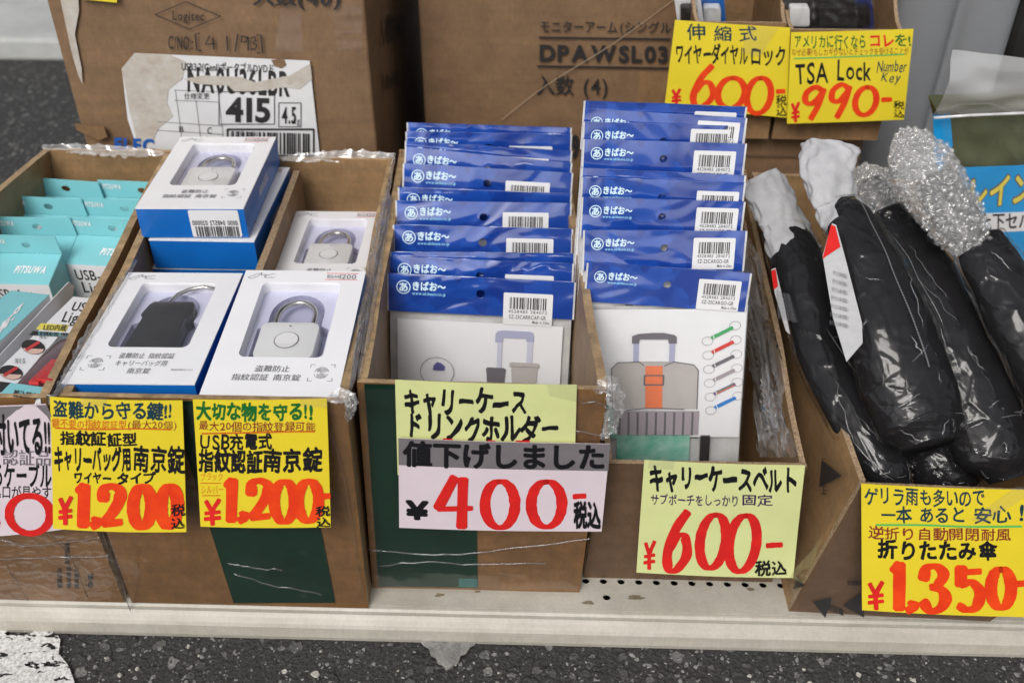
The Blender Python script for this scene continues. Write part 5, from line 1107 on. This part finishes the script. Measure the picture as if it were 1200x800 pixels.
U3 = umbrella('black umbrella with dark bubble wrapped handle, behind the fat middle one', [(1036, 255, .322, .024), (1060, 290, .308, .030), (1092, 350, .285, .036), (1128, 425, .252, .040), (1152, 485, .224, .041), (1168, 530, .203, .036), (1180, 562, .188, .016)],
              [(1012, 198, .345, .010), (1020, 212, .340, .019), (1030, 236, .330, .022), (1046, 268, .318, .021)], 11, M['bubble'], 'bubble_wrap', .0045, 85, ((.1, .5), (.7, .4)), 16)
U4 = umbrella('black umbrella with thick pale bubble wrapped handle at the right end of the carton', [(1146, 282, .345, .022), (1166, 318, .33, .026), (1206, 385, .30, .032), (1246, 455, .265, .036), (1276, 515, .235, .033), (1288, 540, .225, .014)],
              [(1062, 156, .405, .008), (1070, 170, .40, .020), (1082, 194, .390, .029), (1102, 230, .374, .031), (1122, 262, .358, .027), (1142, 290, .344, .020)], 17, M['bubble'], 'bubble_wrap', .0045, 75, ((.03, 2.3), (.75, 2.3)), 18)
for t_, hd in ((U3, [(1022, 214, .340, .014), (1044, 266, .318, .018)]), (U4, [(1094, 210, .380, .018), (1112, 240, .367, .023), (1140, 286, .345, .019)])): t_.part('wrapped_handle', loft(hd, 20), M['black_plastic'], smooth='all')
U5 = umbrella('black umbrella lying lowest, its tip beside the yellow 1,350 yen card', [(1060, 330, .25, .022), (1078, 430, .215, .030), (1098, 510, .185, .034), (1112, 560, .165, .030), (1120, 585, .155, .012)], [(1050, 270, .27, .02), (1060, 330, .25, .022)], 23, M['sleeve'], 'foam_sleeve', .002, 30)
M['dull_paper'] = mat('dull_label_paper', (.46, .46, .47), .5, .12, 60)
# paper labels slid into the bags
def slip(t, px, z0, z1, ys, red, off=0):
    """a printed slip: px outline, level falling from z0 at the top to z1 at the foot"""
    ymin, ymax = ys; f = lambda x, y, o=0: PZ(x, y, z0 + (z1 - z0) * (y - ymin) / (ymax - ymin)) + V((-.3, -.4, .8)).normalized() * o
    b = MB(); b.slab(px, lambda x, y, o: f(x, y, o), .0006); s_ = t.part('paper_label', b, M['dull_paper']); b = MB(); b.poly(red, lambda x, y: f(x, y, .0012)); t.part('red_heading', b, M['red_ink'], parent=s_)
    b = MB()
    for k in range(7): y = ymin + (ymax - ymin) * (.34 + .06 * k); xl = px[0][0] + (px[-1][0] - px[0][0]) * (y - ymin) / (ymax - ymin) + 5; write(b, f, '折りたたみ傘の取扱い', xl, y, xl + 17 + k, y + 6, jit=0, off=.0014, sl=5)
    t.part('label_print', b, M['print_grey'], parent=s_)
slip(U2, [(975, 262), (980, 264), (990, 300), (1010, 378), (1011, 402), (992, 424), (976, 372), (964, 300)], .352, .288, (262, 424), [(974, 264), (979, 266), (985, 290), (964, 304)])
slip(U1, [(904, 316), (909, 314), (918, 352), (926, 392), (921, 388), (908, 344)], .285, .262, (314, 392), [(904, 318), (909, 316), (912, 336), (907, 340)])

# ------------------------------------------------------------------ raincoat pack at the right
rp = vert(.395, -6, .36)
RC = Thing('raincoat_pack', 'clear bag of olive rainwear with a bright blue title card at the right edge', 'raincoat pack', rp(1180, 345))
def rbox(px, m, name, off, th, parent=None): 
    b = MB(); b.slab(px, lambda x, y, o: rp(x, y, off + o), th); return RC.part(name, b, m, parent=parent)
b = MB(); c = [(1097, 128), (1330, 118), (1330, 350), (1150, 352)]
b.grid(lambda u, v: rp(*lerp4(c, u, v), .004 + .005 * noise.noise(V((u * 7, v * 9, 3))) + .003 * noise.noise(V((u * 15, v * 13, 8)))), 30, 30); b.grid(lambda u, v: rp(*lerp4(c, u, v), -.03), 3, 3)
for u in (0, 1): b.grid(lambda a, v, u=u: rp(*lerp4(c, u, v), -.03 + .034 * a), 2, 10)
for v in (0, 1): b.grid(lambda u, a, v=v: rp(*lerp4(c, u, v), -.03 + .034 * a), 10, 2)
RC.part('folded_rainwear', b, M['olive'], smooth=True)
cc = rbox([(1118, 190), (1330, 182), (1330, 350), (1180, 352)], M['cyan_card'], 'title_card', .011, .0006)
side_ = rbox([(1090, 130), (1110, 128), (1113, 165), (1098, 196), (1092, 180)], M['cyan_card'], 'card_edge', .010, .0006)
b = MB(); write(b, rp, 'レイン', 1126, 200, 1205, 240, bold=.075, jit=0, slant=.15, off=.0120, sl=-8); write(b, rp, 'スーツ', 1206, 194, 1285, 232, bold=.075, jit=0, slant=.15, off=.0120, sl=-6); RC.part('title_outline', b, M['linegrey'], parent=cc)
b = MB(); write(b, rp, 'レイン', 1126, 200, 1205, 240, bold=.03, jit=0, slant=.15, off=.0126, sl=-8); write(b, rp, 'スーツ', 1206, 194, 1285, 232, bold=.03, jit=0, slant=.15, off=.0126, sl=-6); RC.part('title', b, M['lemon'], parent=cc)
sb = rbox([(1150, 243), (1330, 236), (1330, 258), (1158, 265)], M['white_card'], 'white_strip', .0118, .0003, cc)
b = MB(); write(b, rp, '上下セパレート', 1143, 242, 1250, 263, bold=.02, jit=0, off=.0124, sl=-3); RC.part('strip_print', b, M['print_black'], parent=cc)
b = MB(); b.poly([(1168 + 26 * math.cos(k * .35), 322 + 40 * math.sin(k * .35)) for k in range(18)], lambda x, y: rp(x, y, .0122)); RC.part('pale_mark', b, M['white_print'], parent=cc)
b = MB(); c2 = [(1094, 118), (1332, 108), (1332, 352), (1140, 354)]
b.grid(lambda u, v: rp(*lerp4(c2, u, v), .015 + .006 * noise.noise(V((u * 6, v * 6, 12))) + .004 * abs(noise.noise(V((u * 16, v * 14, 5))))), 50, 50); RC.part('clear_bag', b, M['rain_film'] if 'rain_film' in M else M['pouch'], smooth='all')
M['flap'] = film('milky_clear_flap', .2, 9, (1, 1, 1), .8, .32, gain=1.4)
b = MB(); c3 = [(1112, 52), (1335, 78), (1335, 126), (1088, 128)]
b.grid(lambda u, v: rp(*lerp4(c3, u, v), .012 + .014 * math.sin(v * 3.1) + .005 * noise.noise(V((u * 5, v * 4, 2)))), 40, 20); RC.part('bag_flap', b, M['flap'], smooth='all')
b = MB(); b.tube([rp(x, y, .020) for x, y in ((1088, 127), (1130, 124), (1200, 121), (1335, 115))], .0016, 8); RC.part('flap_seam', b, M['edge_strip'], smooth='all')

# ------------------------------------------------------------------ lock packs standing in the small cartons
def lock_pack(label, px, y, tilt, mats):
    mp = vert(y, tilt, .44); t = Thing('lock_pack', label, 'lock pack', mp(*px[-1]), 'lock packs in the small cartons')
    b = MB(); b.slab(px, lambda x, y_, o: mp(x, y_, -.008 + o), .006); t.part('backing_card', b, mats[0])
    cx = sum(p[0] for p in px) / len(px); w_ = (px[1][0] - px[0][0]) * .3
    b = MB(); b.slab(rrect(cx - w_, 4, cx + w_, 26, 3), lambda x, y_, o: mp(x, y_, o), .01); t.part('lock_body', b, mats[1], bevel=.002, smooth=True)
    b = MB(); b.grid(lambda u, v: mp(*lerp4(px, u, v), .012 + .006 * noise.noise(V((u * 5, v * 7, cx))) + .004 * abs(noise.noise(V((u * 9, v * 12, cx))))), 24, 30); t.part('clear_bag', b, M['pouch'], smooth='all')
lock_pack('white and black lock pack in the dial lock carton, at its left', [(786, -30), (818, -30), (826, 40), (796, 40)], .53, -14, (M['white_card'], M['black_plastic']))
lock_pack('blue carded lock pack in the dial lock carton', [(812, -30), (846, -30), (852, 40), (824, 40)], .56, -14, (M['blue_card'], M['silver']))
lock_pack('dark lock pack with silver lock at the left of the luggage lock carton', [(912, -30), (950, -30), (955, 45), (925, 45)], .52, -10, (M['black_plastic'], M['silver']))
lock_pack('black lock pack in the middle of the luggage lock carton', [(944, -30), (1000, -30), (1004, 42), (952, 42)], .535, -10, (M['black_plastic'], M['black_plastic']))
lock_pack('dark blue lock pack at the right of the luggage lock carton', [(990, -30), (1020, -30), (1026, 44), (998, 44)], .57, -12, (mat('dark_blue_card', (.02, .03, .14), .4), M['black_plastic']))
bpy.data.objects.remove(_ob)
